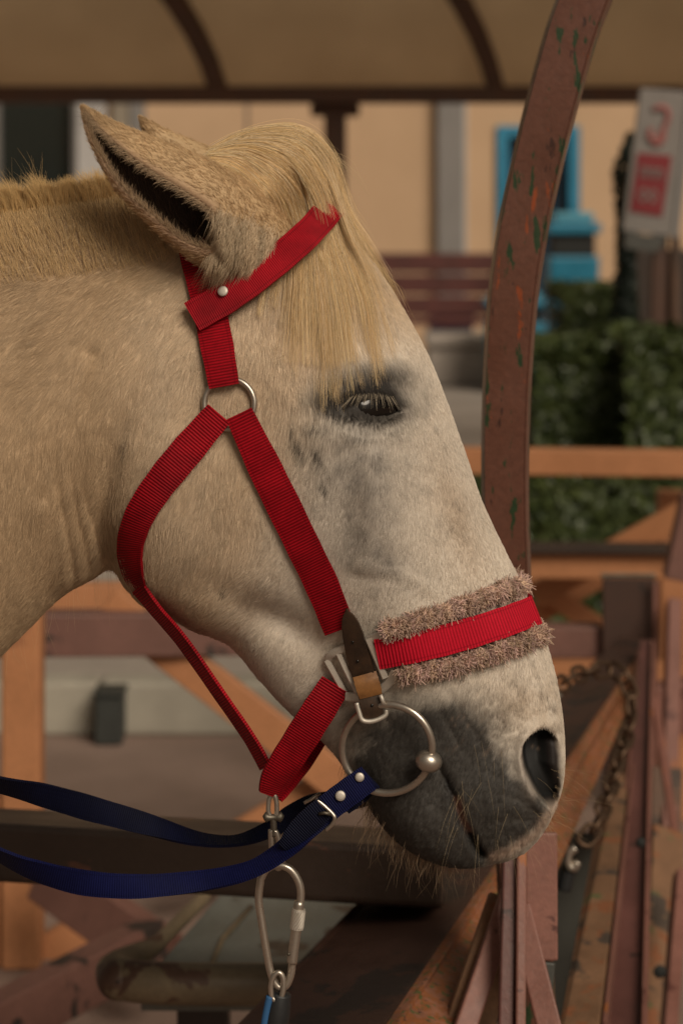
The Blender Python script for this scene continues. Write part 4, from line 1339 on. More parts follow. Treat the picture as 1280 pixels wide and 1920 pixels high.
# ================================================================== THE PLACE
# ---- ground
def ground_mat(name, c0, c1, scale=3.0):
    m, nt, b = new_mat(name)
    oc = objcoord(nt)
    n = noise(nt, oc, scale, 6, 0.65); f = noise(nt, oc, 120, 4, 0.7)
    c = ramp(nt, n, [(0.3, c0), (0.7, c1)]).outputs[0]
    c = mix(nt, 0.5, c, ramp(nt, f, [(0.3, (0.6,) * 3), (0.7, (1.3,) * 3)]).outputs[0], 'MULTIPLY')
    nt.links.new(c, b.inputs['Base Color']); b.inputs['Roughness'].default_value = 0.85
    bump(nt, b, f, 0.4, 0.004)
    return m
def sheet(name, x0, x1, y0, y1, z, mat):
    return link(name, mesh_from(name, [(x0, y0, z), (x1, y0, z), (x1, y1, z), (x0, y1, z)], [(0, 1, 2, 3)]), mat)
tag(sheet('ground', -300, 300, -300, 300, 0.0, ground_mat('paving_pinkish', (0.20, 0.135, 0.105), (0.29, 0.20, 0.16))), kind='structure')
m_kerb = weathered('kerb_paint', (0.33, 0.30, 0.245), [((0.2, 0.18, 0.14), 0.25, 3)], scale=3, rough=0.8)
KY = 5.85
pav = box('pavement', -40, 40, KY + 0.12, 60, 0.004, 0.136, ground_mat('pavement_grey', (0.28, 0.24, 0.205), (0.40, 0.345, 0.30), 1.2), bevel=0)
tag(pav, kind='structure')
kerb = empty('kerb', (0, KY, 0)); tag(kerb, kind='structure')
for i in range(-3, 5):
    box('kerb_stone', i * 1.0 - 0.62, i * 1.0 + 0.372, KY, KY + 0.117, 0.0, 0.14, m_kerb, kerb, 0.012)
m_black, nt, b = new_mat('black_opening'); b.inputs['Base Color'].default_value = (0.012, 0.013, 0.012, 1); b.inputs['Roughness'].default_value = 0.8
m_drain = weathered('drain_box', (0.03, 0.032, 0.028), scale=20, rough=0.7)
dx = (205 - 640) * 5.75 / F
dr_ = empty('drain_box', (dx, 5.76, 0)); tag(dr_, 'small dark drain box set against the pale kerb', 'drain box')
box('casing', dx - 0.034, dx + 0.034, 5.74, 5.84, 0.004, 0.125, m_drain, dr_, 0.004)
box('lid', dx - 0.040, dx + 0.040, 5.73, 5.842, 0.128, 0.138, m_drain, dr_, 0.003)

# ---- building
m_wall, nt, b = new_mat('peach_render')
oc = objcoord(nt)
n1 = noise(nt, oc, 0.9, 5, 0.6); n2 = noise(nt, oc, 60, 3, 0.6)
nt.links.new(ramp(nt, n1, [(0.3, (0.46, 0.305, 0.185)), (0.7, (0.54, 0.365, 0.23))]).outputs[0], b.inputs['Base Color'])
b.inputs['Roughness'].default_value = 0.85; bump(nt, b, n2, 0.25, 0.004)
m_grey = weathered('grey_paint', (0.20, 0.185, 0.175), scale=3, rough=0.6, var=0.1)
m_white = weathered('white_frame', (0.42, 0.40, 0.39), scale=3, rough=0.5, var=0.1)
m_bluef = weathered('blue_frame', (0.02, 0.19, 0.32), scale=4, rough=0.45, var=0.15)
m_dkblue, nt, b = new_mat('dark_blue_panel'); b.inputs['Base Color'].default_value = (0.008, 0.03, 0.055, 1); b.inputs['Roughness'].default_value = 0.25
m_glass, nt, b = new_mat('dark_glass'); b.inputs['Base Color'].default_value = (0.016, 0.02, 0.018, 1); b.inputs['Roughness'].default_value = 0.12
BY = 20.0
def bx(u): return (u - 640) * BY / F
def bz(v): return H - (v - HOR) * BY / F
bld = empty('building', (0, BY + 2, 0.136)); tag(bld, 'peach rendered building with grey pilasters and a blue framed door', 'building')
# facade with real openings: segments between them
def wall_seg(u0, u1, z0, z1, name='wall'):
    return box(name, bx(u0), bx(u1), BY, BY + 0.3, z0, z1, m_wall, bld, 0)
ZT = 5.2; Z0_ = 0.137
wu0, wu1, wz0, wz1 = -8, 144, bz(360), bz(130)         # dark window
du0, du1, dz1 = 930, 1086, bz(236)                      # blue door
wall_seg(-2600, wu0, Z0_, ZT); wall_seg(wu0, wu1, Z0_, wz0); wall_seg(wu0, wu1, wz1, ZT)
wall_seg(wu1, 460, Z0_, ZT); wall_seg(466, du0, Z0_, ZT); wall_seg(du0, du1, dz1, ZT); wall_seg(du1, 4200, Z0_, ZT)
box('wall_joint', bx(459), bx(467), BY + 0.03, BY + 0.28, Z0_, ZT, m_grey, bld, 0)
def frame_open(name, u0, u1, z0, z1, t, mat, inner, split=()):
    f = box(name, bx(u0), bx(u0) + t, BY - 0.05, BY + 0.2, z0, z1, mat, bld, 0.01)
    for a, b_, c_, d_ in ((bx(u1) - t, bx(u1), z0, z1), (bx(u0) + t, bx(u1) - t, z1 - t, z1), (bx(u0) + t, bx(u1) - t, z0, z0 + t)):
        box('frame', a, b_, BY - 0.048, BY + 0.198, c_, d_, mat, f, 0.01)
    box('panel', bx(u0) + t, bx(u1) - t, BY + 0.12, BY + 0.15, z0 + t, z1 - t, inner, f, 0)
    return f
frame_open('window', wu0, wu1, wz0, wz1, 0.035, m_grey, m_glass)
box('shutter', bx(146), bx(200), BY - 0.09, BY - 0.003, wz0 - 0.1, wz1 + 0.1, m_white, bld, 0.01)
box('shutter', bx(-70), bx(-12), BY - 0.09, BY - 0.003, wz0 - 0.1, wz1 + 0.1, m_white, bld, 0.01)
box('pilaster', bx(212), bx(244), BY - 0.12, BY - 0.003, Z0_, ZT, weathered('stone_pilaster', (0.25, 0.21, 0.16), scale=3), bld, 0.01)
box('pilaster', bx(246), bx(273), BY - 0.10, BY - 0.003, Z0_, ZT, m_grey, bld, 0.01)
box('pilaster', bx(818), bx(868), BY - 0.14, BY - 0.003, Z0_, ZT, m_grey, bld, 0.01)
box('pilaster_strip', bx(868.5), bx(874), BY - 0.06, BY - 0.003, Z0_, ZT, m_white, bld, 0.005)
dfr = frame_open('door', du0, du1, Z0_ + 0.004, dz1, 0.10, m_bluef, m_dkblue)

# ---- bench in front of the building
m_maroon = weathered('maroon_slat', (0.085, 0.021, 0.016), scale=6, rough=0.6)
bd = 17.0
bw = lambda u: (u - 640) * bd / F
bzz = lambda v: H - (v - HOR) * bd / F
bench = empty('bench', (bw(820), bd, 0.136)); tag(bench, 'maroon slatted bench standing before the peach building', 'bench')
for k in range(3):
    box('back_slat', bw(690), bw(946), bd + 0.28, bd + 0.32, bzz(476 + 41 * k + 37), bzz(476 + 41 * k), m_maroon, bench, 0.006)
for k in range(4):
    box('seat_slat', bw(690), bw(946), bd - 0.2 + k * 0.115, bd - 0.10 + k * 0.115, bzz(608), bzz(597), m_maroon, bench, 0.006)
for u in (700, 925):
    box('leg', bw(u), bw(u) + 0.05, bd - 0.16, bd - 0.11, 0.137, bzz(609), m_black, bench, 0.004)
    box('leg', bw(u), bw(u) + 0.05, bd + 0.33, bd + 0.38, 0.137, bzz(478), m_black, bench, 0.004)
m_bluebox = weathered('royal_blue', (0.012, 0.035, 0.20), scale=6)
cr = empty('crate', (bw(850), bd + 0.7, 0.136)); tag(cr, 'royal blue crate half hidden behind the maroon bench', 'crate')
box('body', bw(812), bw(895), bd + 0.55, bd + 0.95, 0.14, bzz(604), m_bluebox, cr, 0.02)
box('rim', bw(808), bw(899), bd + 0.53, bd + 0.97, bzz(603), bzz(578), m_bluebox, cr, 0.02)
m_conc = weathered('pale_concrete', (0.36, 0.31, 0.27), scale=3, rough=0.85)
plt = empty('planter', (bw(850), bd - 0.8, 0.136)); tag(plt, 'low pale concrete planter block under the maroon bench', 'planter')
box('block', (800 - 640) * 16 / F, (918 - 640) * 16 / F, 15.9, 16.35, 0.137, H - (650 - HOR) * 16 / F, m_conc, plt, 0.02)
box('coping', (796 - 640) * 16 / F, (922 - 640) * 16 / F, 15.86, 16.39, H - (649 - HOR) * 16 / F, H - (626 - HOR) * 16 / F, m_conc, plt, 0.02)

# ---- blue bins
m_bin = weathered('teal_blue_plastic', (0.012, 0.155, 0.25), scale=3, rough=0.4, var=0.2)
m_binlid = weathered('pale_blue_lid', (0.06, 0.25, 0.34), scale=3, rough=0.4)
def bin_(u0, u1, v0, v1, d, label):
    xa, xb = (u0 - 640) * d / F, (u1 - 640) * d / F
    zt = H - (v0 - HOR) * d / F; zb = max(0.137, H - (v1 - HOR) * d / F)
    w = xb - xa
    e = empty('litter_bin', ((xa + xb) / 2, d, 0.136)); tag(e, label, 'bin')
    hexa('body', [(xa + 0.07 * w, d + 0.05, zb), (xb - 0.07 * w, d + 0.05, zb), (xb, d, zt - 0.30 * (zt - zb)), (xa, d, zt - 0.30 * (zt - zb)),
                  (xa + 0.07 * w, d + w - 0.05, zb), (xb - 0.07 * w, d + w - 0.05, zb), (xb, d + w, zt - 0.30 * (zt - zb)), (xa, d + w, zt - 0.30 * (zt - zb))], m_bin, e, 0.02)
    box('opening', xa + 0.03, xb - 0.03, d + 0.03, d + w - 0.03, zt - 0.30 * (zt - zb) + 0.002, zt - 0.15 * (zt - zb), m_black, e, 0.01)
    box('hood', xa - 0.01, xb + 0.01, d - 0.02, d + w + 0.02, zt - 0.148 * (zt - zb), zt - 0.07 * (zt - zb), m_bin, e, 0.02)
    box('lid', xa + 0.04, xb - 0.04, d + 0.02, d + w - 0.02, zt - 0.068 * (zt - zb), zt, m_binlid, e, 0.02)
    return e
bin_(1028, 1124, 398, 672, 16.5, 'taller teal litter bin with pale lid beside the blue door')
bin_(912, 1026, 548, 738, 15.2, 'shorter bright blue litter bin in front of the taller bin')

# ---- shelter canopy at the back, vaulted towards the viewer
CY = 11.0
cpt = lambda u, v, d: P(u, v, d)
yaw = 0.10
m_timber = weathered('dark_timber', (0.075, 0.034, 0.020), scale=7, rough=0.7)
m_canvas, nt, b = new_mat('canopy_sheet')
oc = objcoord(nt); n1 = noise(nt, oc, 2.2, 5, 0.6)
cc_ = ramp(nt, n1, [(0.3, (0.82, 0.71, 0.56)), (0.7, (0.92, 0.81, 0.65))]).outputs[0]
nt.links.new(cc_, b.inputs['Base Color']); b.inputs['Roughness'].default_value = 0.8
tr = N(nt, 'ShaderNodeBsdfTranslucent'); nt.links.new(cc_, tr.inputs[0])
mx = N(nt, 'ShaderNodeMixShader'); mx.inputs[0].default_value = 0.86
nt.links.new(b.outputs[0], mx.inputs[1]); nt.links.new(tr.outputs[0], mx.inputs[2])
nt.links.new(mx.outputs[0], nt.nodes['Material Output'].inputs['Surface'])
can = empty('shelter_canopy', (0, CY, 0.136)); tag(can, 'pale vaulted shelter canopy on dark timber ribs and beam', 'canopy')
zb_ = H + (HOR - 178) * CY / F
axis = Vector((-0.55, -0.835, 0))     # from the beam towards the viewer
def arch(x, s_, dz=0.0):
    """point on the vault: s_ 0 at the beam .. 1 at the crown"""
    a = s_ * math.pi / 2
    return Vector((x, CY, zb_ + 0.02 + dz)) + axis * (1.9 * (1 - math.cos(a)) + 0.75 * s_) + Vector((0, 0, 1.05 * math.sin(a)))
vs, fs = [], []
NX, NSS = 40, 16
for i in range(NX + 1):
    for k in range(NSS + 1):
        vs.append(arch(-4.5 + 11.5 * i / NX, k / NSS, 0.0) + Vector((0, 0.045, 0.02 * (k > 0))))
vs += [v + Vector((0, 0, 0.012)) for v in vs]
o2 = (NX + 1) * (NSS + 1)
for i in range(NX):
    for k in range(NSS):
        q = (i * (NSS + 1) + k, (i + 1) * (NSS + 1) + k, (i + 1) * (NSS + 1) + k + 1, i * (NSS + 1) + k + 1)
        fs.append(q); fs.append(tuple(j + o2 for j in q[::-1]))
link('sheet', mesh_from('sheet', vs, fs, True), m_canvas, can)
for ub in (-110, 410, 930, 1450):
    x = (ub - 640) * CY / F
    pts = [arch(x, k / 12) for k in range(13)]
    v_, f_ = [], []
    for i, p in enumerate(pts):
        t = (pts[min(i + 1, 12)] - pts[max(i - 1, 0)]).normalized()
        sx = Vector((1, 0, 0)); nn = sx.cross(t).normalized()
        for a, b_ in ((-1, -1), (1, -1), (1, 1), (-1, 1)):
            v_.append(p + sx * a * 0.045 + nn * b_ * 0.04)
    for i in range(12):
        for j in range(4):
            f_.append((i * 4 + j, i * 4 + (j + 1) % 4, i * 4 + 4 + (j + 1) % 4, i * 4 + 4 + j))
    f_ += [(3, 2, 1, 0), (48, 49, 50, 51)]
    link('rib', mesh_from('rib', v_, f_), m_timber, can)
bar('beam', (-4.6, CY, zb_), (5.1, CY, zb_), 0.12, 0.082, m_timber, can, bevel=0.008)
for up_, lab in ((628, 0), (-900, 1), (2150, 2)):
    x = (up_ - 640) * CY / F
    box('post', x - 0.055, x + 0.055, CY + 0.05, CY + 0.16, 0.137, zb_ - 0.036, m_timber, can, 0.008)
    box('bracket', x - 0.12, x + 0.12, CY + 0.04, CY + 0.17, zb_ - 0.10, zb_ - 0.037, m_timber, can, 0.015)

# ---- sign on its post
sd_ = 7.6
sgn = empty('sign', P(1215, 300, sd_)); tag(sgn, 'tilted white and red notice sign with pale lettering beside the dark shrub', 'sign')
m_sw = weathered('sign_white', (0.19, 0.17, 0.155), scale=8, rough=0.5, var=0.1)
m_sr = weathered('sign_red', (0.17, 0.008, 0.012), scale=8, rough=0.5, var=0.1)
m_sp = weathered('sign_pink_mark', (0.30, 0.10, 0.09), scale=20, rough=0.5)
def quad_px(name, c4, d, th, mat, parent, bevel=0.003):
    return hexa(name, [P(u, v, d) for u, v in c4] + [P(u, v, d) + Vector((0, th, 0)) for u, v in c4], mat, parent, bevel)
quad_px('board', [(1166, 432), (1258, 444), (1288, 172), (1200, 165)], sd_, 0.03, m_sw, sgn)
quad_px('frame', [(1259, 446), (1272, 447), (1303, 172), (1289, 172)], sd_ - 0.006, 0.05, m_grey, sgn)
quad_px('red_panel', [(1180, 396), (1240, 406), (1259, 292), (1195, 286)], sd_ - 0.006, 0.005, m_sr, sgn, 0.001)
def letters(txt, u0, v0, u1, v1, parent):
    """blocky pale letters along a baseline"""
    cu = bpy.data.curves.new('letters', 'FONT'); cu.body = txt; cu.extrude = 0.001; cu.align_x = 'CENTER'; cu.align_y = 'CENTER'
    o = bpy.data.objects.new('tmp', cu); col.objects.link(o)
    dgp = bpy.context.evaluated_depsgraph_get(); me = bpy.data.meshes.new_from_object(o.evaluated_get(dgp))
    bpy.data.objects.remove(o)
    xs = [v.co.x for v in me.vertices]; ys = [v.co.y for v in me.vertices]
    W_ = (u1 - u0) * sd_ / F / (max(xs) - min(xs)); Hh = (v1 - v0) * sd_ / F / (max(ys) - min(ys))
    c0 = P((u0 + u1) / 2, (v0 + v1) / 2, sd_ - 0.009)
    mx_ = (max(xs) + min(xs)) / 2; my_ = (max(ys) + min(ys)) / 2
    for v in me.vertices:
        x, y, z = (v.co.x - mx_) * W_, (v.co.y - my_) * Hh, v.co.z
        v.co = c0 + Vector((x + 0.10 * y, -z, y - 0.1 * x))
    return link('lettering', me, m_sw, parent)
letters('mmm', 1199, 314, 1243, 334, sgn)
letters('oo', 1197, 354, 1231, 378, sgn)
ptube('mark', [(1224, 205), (1242, 200), (1252, 215), (1244, 240), (1230, 262), (1216, 256), (1220, 240)], sd_ - 0.006, 0.009, m_sp, sgn)
ptube('mark', [(1216, 250), (1224, 268), (1238, 268), (1246, 250)], sd_ - 0.006, 0.007, m_sp, sgn)
quad_px('lower_plate', [(1170, 466), (1232, 474), (1250, 446), (1172, 434)], sd_ + 0.004, 0.03, weathered('dark_plate', (0.06, 0.058, 0.05), scale=20), sgn)
bar('post', P(1236, 440, sd_ + 0.06), Vector((P(1236, 440, sd_).x - 0.02, sd_ + 0.06, 0.137)), 0.05, 0.05, m_timber, sgn, up=(0, 1, 0))
m_wood = weathered('brown_wood', (0.11, 0.060, 0.038), [((0.05, 0.03, 0.02), 0.6, 5)], scale=9, stretch=(6, 6, 0.7), rough=0.7)
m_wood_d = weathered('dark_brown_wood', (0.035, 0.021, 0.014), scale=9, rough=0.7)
cab = empty('wooden_cabinet', P(1230, 700, 8.3)); tag(cab, 'dark wooden cabinet with lighter corner posts behind the hedge', 'cabinet')
w8 = lambda u: (u - 640) * 8.3 / F
box('panel', w8(1186), w8(1330), 8.32, 8.7, 0.137, H - (470 - HOR) * 8.3 / F, m_wood_d, cab, 0.01)
box('corner_post', w8(1168), w8(1185), 8.28, 8.36, 0.137, H - (472 - HOR) * 8.3 / F, m_wood, cab, 0.006)
box('corner_post', w8(1256), w8(1272), 8.26, 8.315, 0.137, H - (440 - HOR) * 8.3 / F, m_wood, cab, 0.006)

# ---- hedges and the narrow conifer
def leaf_mat(name, c0, c1):
    m, nt, b = new_mat(name)
    oi = nt.nodes.new('ShaderNodeTexCoord')
    n = noise(nt, oi.outputs['Object'], 14, 3, 0.6)
    n2 = nt.nodes.new('ShaderNodeNewGeometry')
    f = mix(nt, 0.5, ramp(nt, n, [(0.3, 0.0), (0.7, 1.0)]).outputs[0], n2.outputs['Random Per Island'])
    nt.links.new(mix(nt, f, c0, c1), b.inputs['Base Color']); b.inputs['Roughness'].default_value = 0.5
    return m
m_leaf = leaf_mat('hedge_leaf', (0.016, 0.030, 0.009), (0.075, 0.095, 0.024))
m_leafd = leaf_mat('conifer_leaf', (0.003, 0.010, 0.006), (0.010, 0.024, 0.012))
m_twig = weathered('twig', (0.03, 0.022, 0.014), scale=20)
def leaf_cloud(name, pts, nrm, size, mat, parent, seed):
    r = np.random.default_rng(seed); n = len(pts)
    a = r.normal(0, 1, (n, 3)); a /= np.linalg.norm(a, axis=1)[:, None]
    nn = nrm + r.normal(0, 0.6, (n, 3)); nn /= np.linalg.norm(nn, axis=1)[:, None]
    t = np.cross(nn, a); t /= np.linalg.norm(t, axis=1)[:, None] + 1e-9
    b_ = np.cross(nn, t); s_ = (size * r.uniform(0.6, 1.4, n))[:, None]
    V = np.stack([pts - t * s_, pts + b_ * s_ * 0.45 + nn * s_ * 0.12, pts + t * s_, pts - b_ * s_ * 0.45 + nn * s_ * 0.12], 1).reshape(-1, 3)
    me = bpy.data.meshes.new(name); me.vertices.add(4 * n); me.vertices.foreach_set('co', V.astype(np.float32).ravel())
    me.loops.add(4 * n); me.loops.foreach_set('vertex_index', np.arange(4 * n, dtype=np.int32))
    me.polygons.add(n); me.polygons.foreach_set('loop_start', np.arange(0, 4 * n, 4, dtype=np.int32))
    me.update(calc_edges=True); me.validate()
    o = link(name, me, mat, parent); o['kind'] = 'stuff'
    return o
def hedge(u0, u1, v_top, d0, d1, zb, label, count, seed, size=0.022):
    r = np.random.default_rng(seed)
    x0, x1 = (u0 - 640) * d0 / F, (u1 - 640) * d0 / F; zt = H - (v_top - HOR) * d0 / F
    e = empty('hedge', ((x0 + x1) / 2, (d0 + d1) / 2, zb)); tag(e, label, 'hedge', 'clipped hedges behind the orange fence')
    p = np.stack([r.uniform(x0, x1, count), r.uniform(d0, d1, count), r.uniform(zb, zt, count)], 1)
    # push most leaves to the clipped faces (front, top, ends)
    k = r.random(count); sh = 0.05 * r.random(count) ** 1.5
    bump_ = 0.05 * (fbm(p[:, 0] * 5, p[:, 2] * 5, 2, seed) - 0.5)
    nrm = np.zeros((count, 3))
    f = k < 0.55; p[f, 1] = d0 + sh[f] + bump_[f]; nrm[f, 1] = -1
    f = (k >= 0.55) & (k < 0.85); p[f, 2] = zt - sh[f] + bump_[f]; nrm[f, 2] = 1
    f = (k >= 0.85) & (k < 0.92); p[f, 0] = x0 + sh[f] + bump_[f]; nrm[f, 0] = -1
    f = k >= 0.92; nrm[f, 2] = 0.5
    leaf_cloud('foliage', p, nrm, size, m_leaf, e, seed)
    for q in range(5):
        x = x0 + (x1 - x0) * (q + 0.5) / 5
        link('stem', tube_mesh('stem', [(x, (d0 + d1) / 2, zb), (x + 0.02, (d0 + d1) / 2, (zb + zt) / 2), (x - 0.02, (d0 + d1) / 2, zt - 0.1)], [0.02, 0.015, 0.006], 6), m_twig, e)
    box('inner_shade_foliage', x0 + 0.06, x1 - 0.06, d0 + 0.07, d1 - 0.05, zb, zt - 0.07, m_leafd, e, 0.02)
    return e
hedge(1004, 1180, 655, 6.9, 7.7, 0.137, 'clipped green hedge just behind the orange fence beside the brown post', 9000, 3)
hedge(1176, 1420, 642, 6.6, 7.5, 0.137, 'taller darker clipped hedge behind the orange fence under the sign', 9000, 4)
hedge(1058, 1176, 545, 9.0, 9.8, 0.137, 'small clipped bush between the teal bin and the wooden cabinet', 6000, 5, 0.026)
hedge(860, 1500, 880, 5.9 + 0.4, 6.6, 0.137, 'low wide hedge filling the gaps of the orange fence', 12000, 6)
con = empty('conifer', P(1168, 640, 7.9)); con.location.z = 0.137; tag(con, 'narrow dark green conifer standing left of the notice sign', 'shrub')
r = np.random.default_rng(8); n = 5000
zt = H - (252 - HOR) * 7.9 / F; zz = r.random(n) ** 0.9 * (zt - 0.14) + 0.14
rr = (0.045 + 0.012 * np.sin(zz * 9)) * np.clip((zt - zz) / 0.12, 0.15, 1) * np.sqrt(r.random(n) * 0.5 + 0.5); aa = r.uniform(0, 6.28, n)
cx = (1168 - 640) * 7.9 / F + 0.03 * (zz - 0.9)
leaf_cloud('foliage', np.stack([cx + rr * np.cos(aa), 7.9 + rr * np.sin(aa), zz], 1), np.stack([np.cos(aa), np.sin(aa), aa * 0 + 0.5], 1), 0.016, m_leafd, con, 9)
link('trunk', tube_mesh('trunk', [(cx.mean() - 0.02, 7.9, 0.137), (cx.mean(), 7.9, 0.8), (cx.mean() + 0.02, 7.9, zt - 0.05)], [0.035, 0.03, 0.008], 8), m_leafd, con)

# ---- paints of the near woodwork
MAUVE = (0.205, 0.088, 0.066); ORANGE = (0.42, 0.15, 0.045); GREEN = (0.06, 0.13, 0.03); BROWN = (0.085, 0.036, 0.024); DARK = (0.030, 0.017, 0.012)
m_orange = weathered('orange_paint', (0.43, 0.185, 0.080), [((0.30, 0.12, 0.055), 0.25, 4)], scale=5, rough=0.6, var=0.12)
m_purple = weathered('purple_brown_paint', (0.165, 0.076, 0.058), [((0.03, 0.02, 0.016), 0.4, 9)], scale=5, rough=0.6)
m_darkrail = weathered('worn_dark_rail', (0.026, 0.015, 0.010), [((0.075, 0.030, 0.018), 0.28, 14)], scale=6, stretch=(1, 1, 2), rough=0.42)
m_beamtop = weathered('dark_beam', (0.046, 0.019, 0.011), [((0.022, 0.012, 0.008), 0.5, 9)], scale=7, rough=0.62)
m_peel = weathered('peeling_paint', (0.27, 0.112, 0.062), [((0.27, 0.092, 0.030), 0.7, 70), ((0.085, 0.105, 0.032), 0.42, 75), ((0.06, 0.035, 0.022), 0.28, 90)], scale=20, stretch=(1.6, 1.2, 0.35), rough=0.65, bumps=0.6)
m_plank = weathered('stained_plank', (0.20, 0.105, 0.055), [((0.23, 0.085, 0.035), 0.45, 26), ((0.085, 0.115, 0.040), 0.28, 22), ((0.065, 0.046, 0.034), 0.40, 16)], scale=12, stretch=(1, 1, 0.6), rough=0.7, bumps=0.5)
m_mauve = weathered('mauve_paint', MAUVE, [((0.10, 0.036, 0.028), 0.35, 18), ((0.30, 0.10, 0.03), 0.18, 16)], scale=8, rough=0.5, var=0.15)
m_mauve_shaded = weathered('mauve_paint_shaded', (0.115, 0.046, 0.038), [((0.04, 0.022, 0.018), 0.3, 16)], scale=8, rough=0.5)  # darker copy of the mauve paint; shade of unlit faces is in the colour
m_post = weathered('brown_post_paint', (0.125, 0.050, 0.032), [((0.26, 0.058, 0.018), 0.30, 44), ((0.022, 0.045, 0.018), 0.40, 64), ((0.05, 0.022, 0.016), 0.20, 80), ((0.5, 0.45, 0.38), -0.12, 50)], scale=8, stretch=(1.3, 1, 0.36), rough=0.42, var=0.12)

m_trough0 = weathered('dark_grey_board', (0.05, 0.05, 0.042), [((0.10, 0.055, 0.03), 0.3, 6)], scale=6, rough=0.6)

# ---- curved shelter post beside the horse's nose
pst = empty('shelter_post', P(960, 1100, 2.14)); pst.location.z = 0.0; tag(pst, 'tall curved brown post with chipped green and orange paint', 'post')
pc = [(1010, 2600), (1003, 2100), (985, 1700), (962, 1300), (955, 1080), (950, 900), (955, 700), (972, 500), (1012, 300), (1064, 100), (1098, 0), (1145, -110), (1220, -240), (1330, -380)]
wd = [100, 98, 94, 88, 84, 86, 88, 92, 94, 96, 97, 98, 99, 100]
c = catmull(np.column_stack([pc, wd]), 8)
verts, faces = [], []
for i in range(len(c)):
    t = c[min(i + 1, len(c) - 1), :2] - c[max(i - 1, 0), :2]; t /= np.linalg.norm(t)
    px_ = np.array([-t[1], t[0]]);  px_ = px_ if px_[0] > 0 else -px_
    w2 = c[i, 2] / 2; dpt = 2.14
    ctr = c[i, :2]
    # front face (slightly turned), chamfer, right flank, back
    prof_ = [(-0.97, 0.000), (-1.0, 0.003), (-1.0, 0.046), (0.80, 0.050), (1.0, 0.034), (1.0, 0.010), (0.80, -0.008), (0.74, -0.010), (0.70, -0.009)]
    for s_, y_ in prof_:
        p = P(ctr[0] + px_[0] * w2 * s_, ctr[1] + px_[1] * w2 * s_, dpt); p.y += y_
        verts.append(p)
k = 9
for i in range(len(c) - 1):
    for j in range(k):
        faces.append((i * k + j, i * k + (j + 1) % k, (i + 1) * k + (j + 1) % k, (i + 1) * k + j))
faces.append(tuple(range(k))[::-1]); faces.append(tuple((len(c) - 1) * k + j for j in range(k)))
me = mesh_from('shaft', verts, faces)
bm = bmesh.new(); bm.from_mesh(me); bmesh.ops.recalc_face_normals(bm, faces=bm.faces); bm.to_mesh(me); bm.free()
link('shaft', me, m_post, pst)
box('foot_plate', P(1010, 0, 2.14).x - 0.1, P(1010, 0, 2.14).x + 0.1, 2.06, 2.26, 0.004, 0.014, m_darkmetal, pst, 0.002)

# ---- the hitching fence: near beam, second rail, angle-iron posts
fence = empty('hitching_fence', P(1215, 1200, 3.2)); fence.location.z = 0; tag(fence, 'hitching rail fence with peeling orange and green paint receding past the horse', 'fence')
def edge_beam(name, near4, far4, mat, parent, bevel=0.004):
    """corner order: top-left, top-right, bottom-right, bottom-left; entries (u, v, depth)"""
    return hexa(name, [P(*q) for q in near4] + [P(*q) for q in far4], mat, parent, bevel)
nearE = [(372, 1990, 2.00), (664, 2000, 1.92), (760, 2035, 1.92), (480, 2160, 2.02)]
farE = [(1158, 1192, 3.95), (1212, 1198, 3.95), (1200, 1236, 3.95), (1146, 1240, 3.95)]
top = edge_beam('top_beam', nearE, farE, m_beamtop, fence)
# painted board on the beam's outer side
sideN = [(666, 2001, 1.917), (690, 2003, 1.905), (860, 2060, 1.905), (762, 2036, 1.917)]
sideF = [(1213, 1199, 3.94), (1217, 1200, 3.93), (1211, 1250, 3.93), (1202, 1239, 3.94)]
edge_beam('side_board', sideN, sideF, m_peel, fence, 0.002)
edge_beam('second_rail', [(1034, 1990, 2.34), (1118, 1990, 2.34), (1112, 2120, 2.39), (1030, 2120, 2.39)], [(1172, 1262, 3.82), (1206, 1236, 3.82), (1206, 1290, 3.86), (1172, 1300, 3.86)], m_plank, fence)
edge_beam('second_rail_edge', [(1119, 1990, 2.335), (1128, 1990, 2.335), (1124, 2120, 2.39), (1115, 2120, 2.39)], [(1206.5, 1236, 3.81), (1211, 1234, 3.81), (1211, 1290, 3.85), (1207, 1290, 3.85)], m_mauve, fence, 0.001)
# upright angle irons: a face and a returned flange each
def angle_iron(name, top_, bot_, w, fl, d0, d1, mats, parent, side=1):
    (u0, v0), (u1, v1) = top_, bot_
    a = edge_beam(name, [(u1 - w[1] / 2, v1, d1), (u1 + w[1] / 2, v1, d1), (u1 + w[1] / 2, v1, d1 + 0.006), (u1 - w[1] / 2, v1, d1 + 0.006)],
                  [(u0 - w[0] / 2, v0, d0), (u0 + w[0] / 2, v0, d0), (u0 + w[0] / 2, v0, d0 + 0.006), (u0 - w[0] / 2, v0, d0 + 0.006)], mats[0], parent, 0.001)
    s_ = side
    edge_beam('flange', [(u1 + s_ * w[1] / 2 + s_, v1, d1 - 0.03), (u1 + s_ * (w[1] / 2 + fl[1]), v1, d1 - 0.03), (u1 + s_ * (w[1] / 2 + fl[1]), v1, d1 + 0.006), (u1 + s_ * w[1] / 2 + s_, v1, d1 + 0.006)],
              [(u0 + s_ * w[0] / 2 + s_, v0, d0 - 0.03), (u0 + s_ * (w[0] / 2 + fl[0]), v0, d0 - 0.03), (u0 + s_ * (w[0] / 2 + fl[0]), v0, d0 + 0.006), (u0 + s_ * w[0] / 2 + s_, v0, d0 + 0.006)], mats[1], a, 0.001)
    return a
angle_iron('upright', (1209, 1200), (1164, 2060), (20, 66), (6, 14), 3.76, 2.42, (m_mauve_shaded, m_mauve), fence, 1)
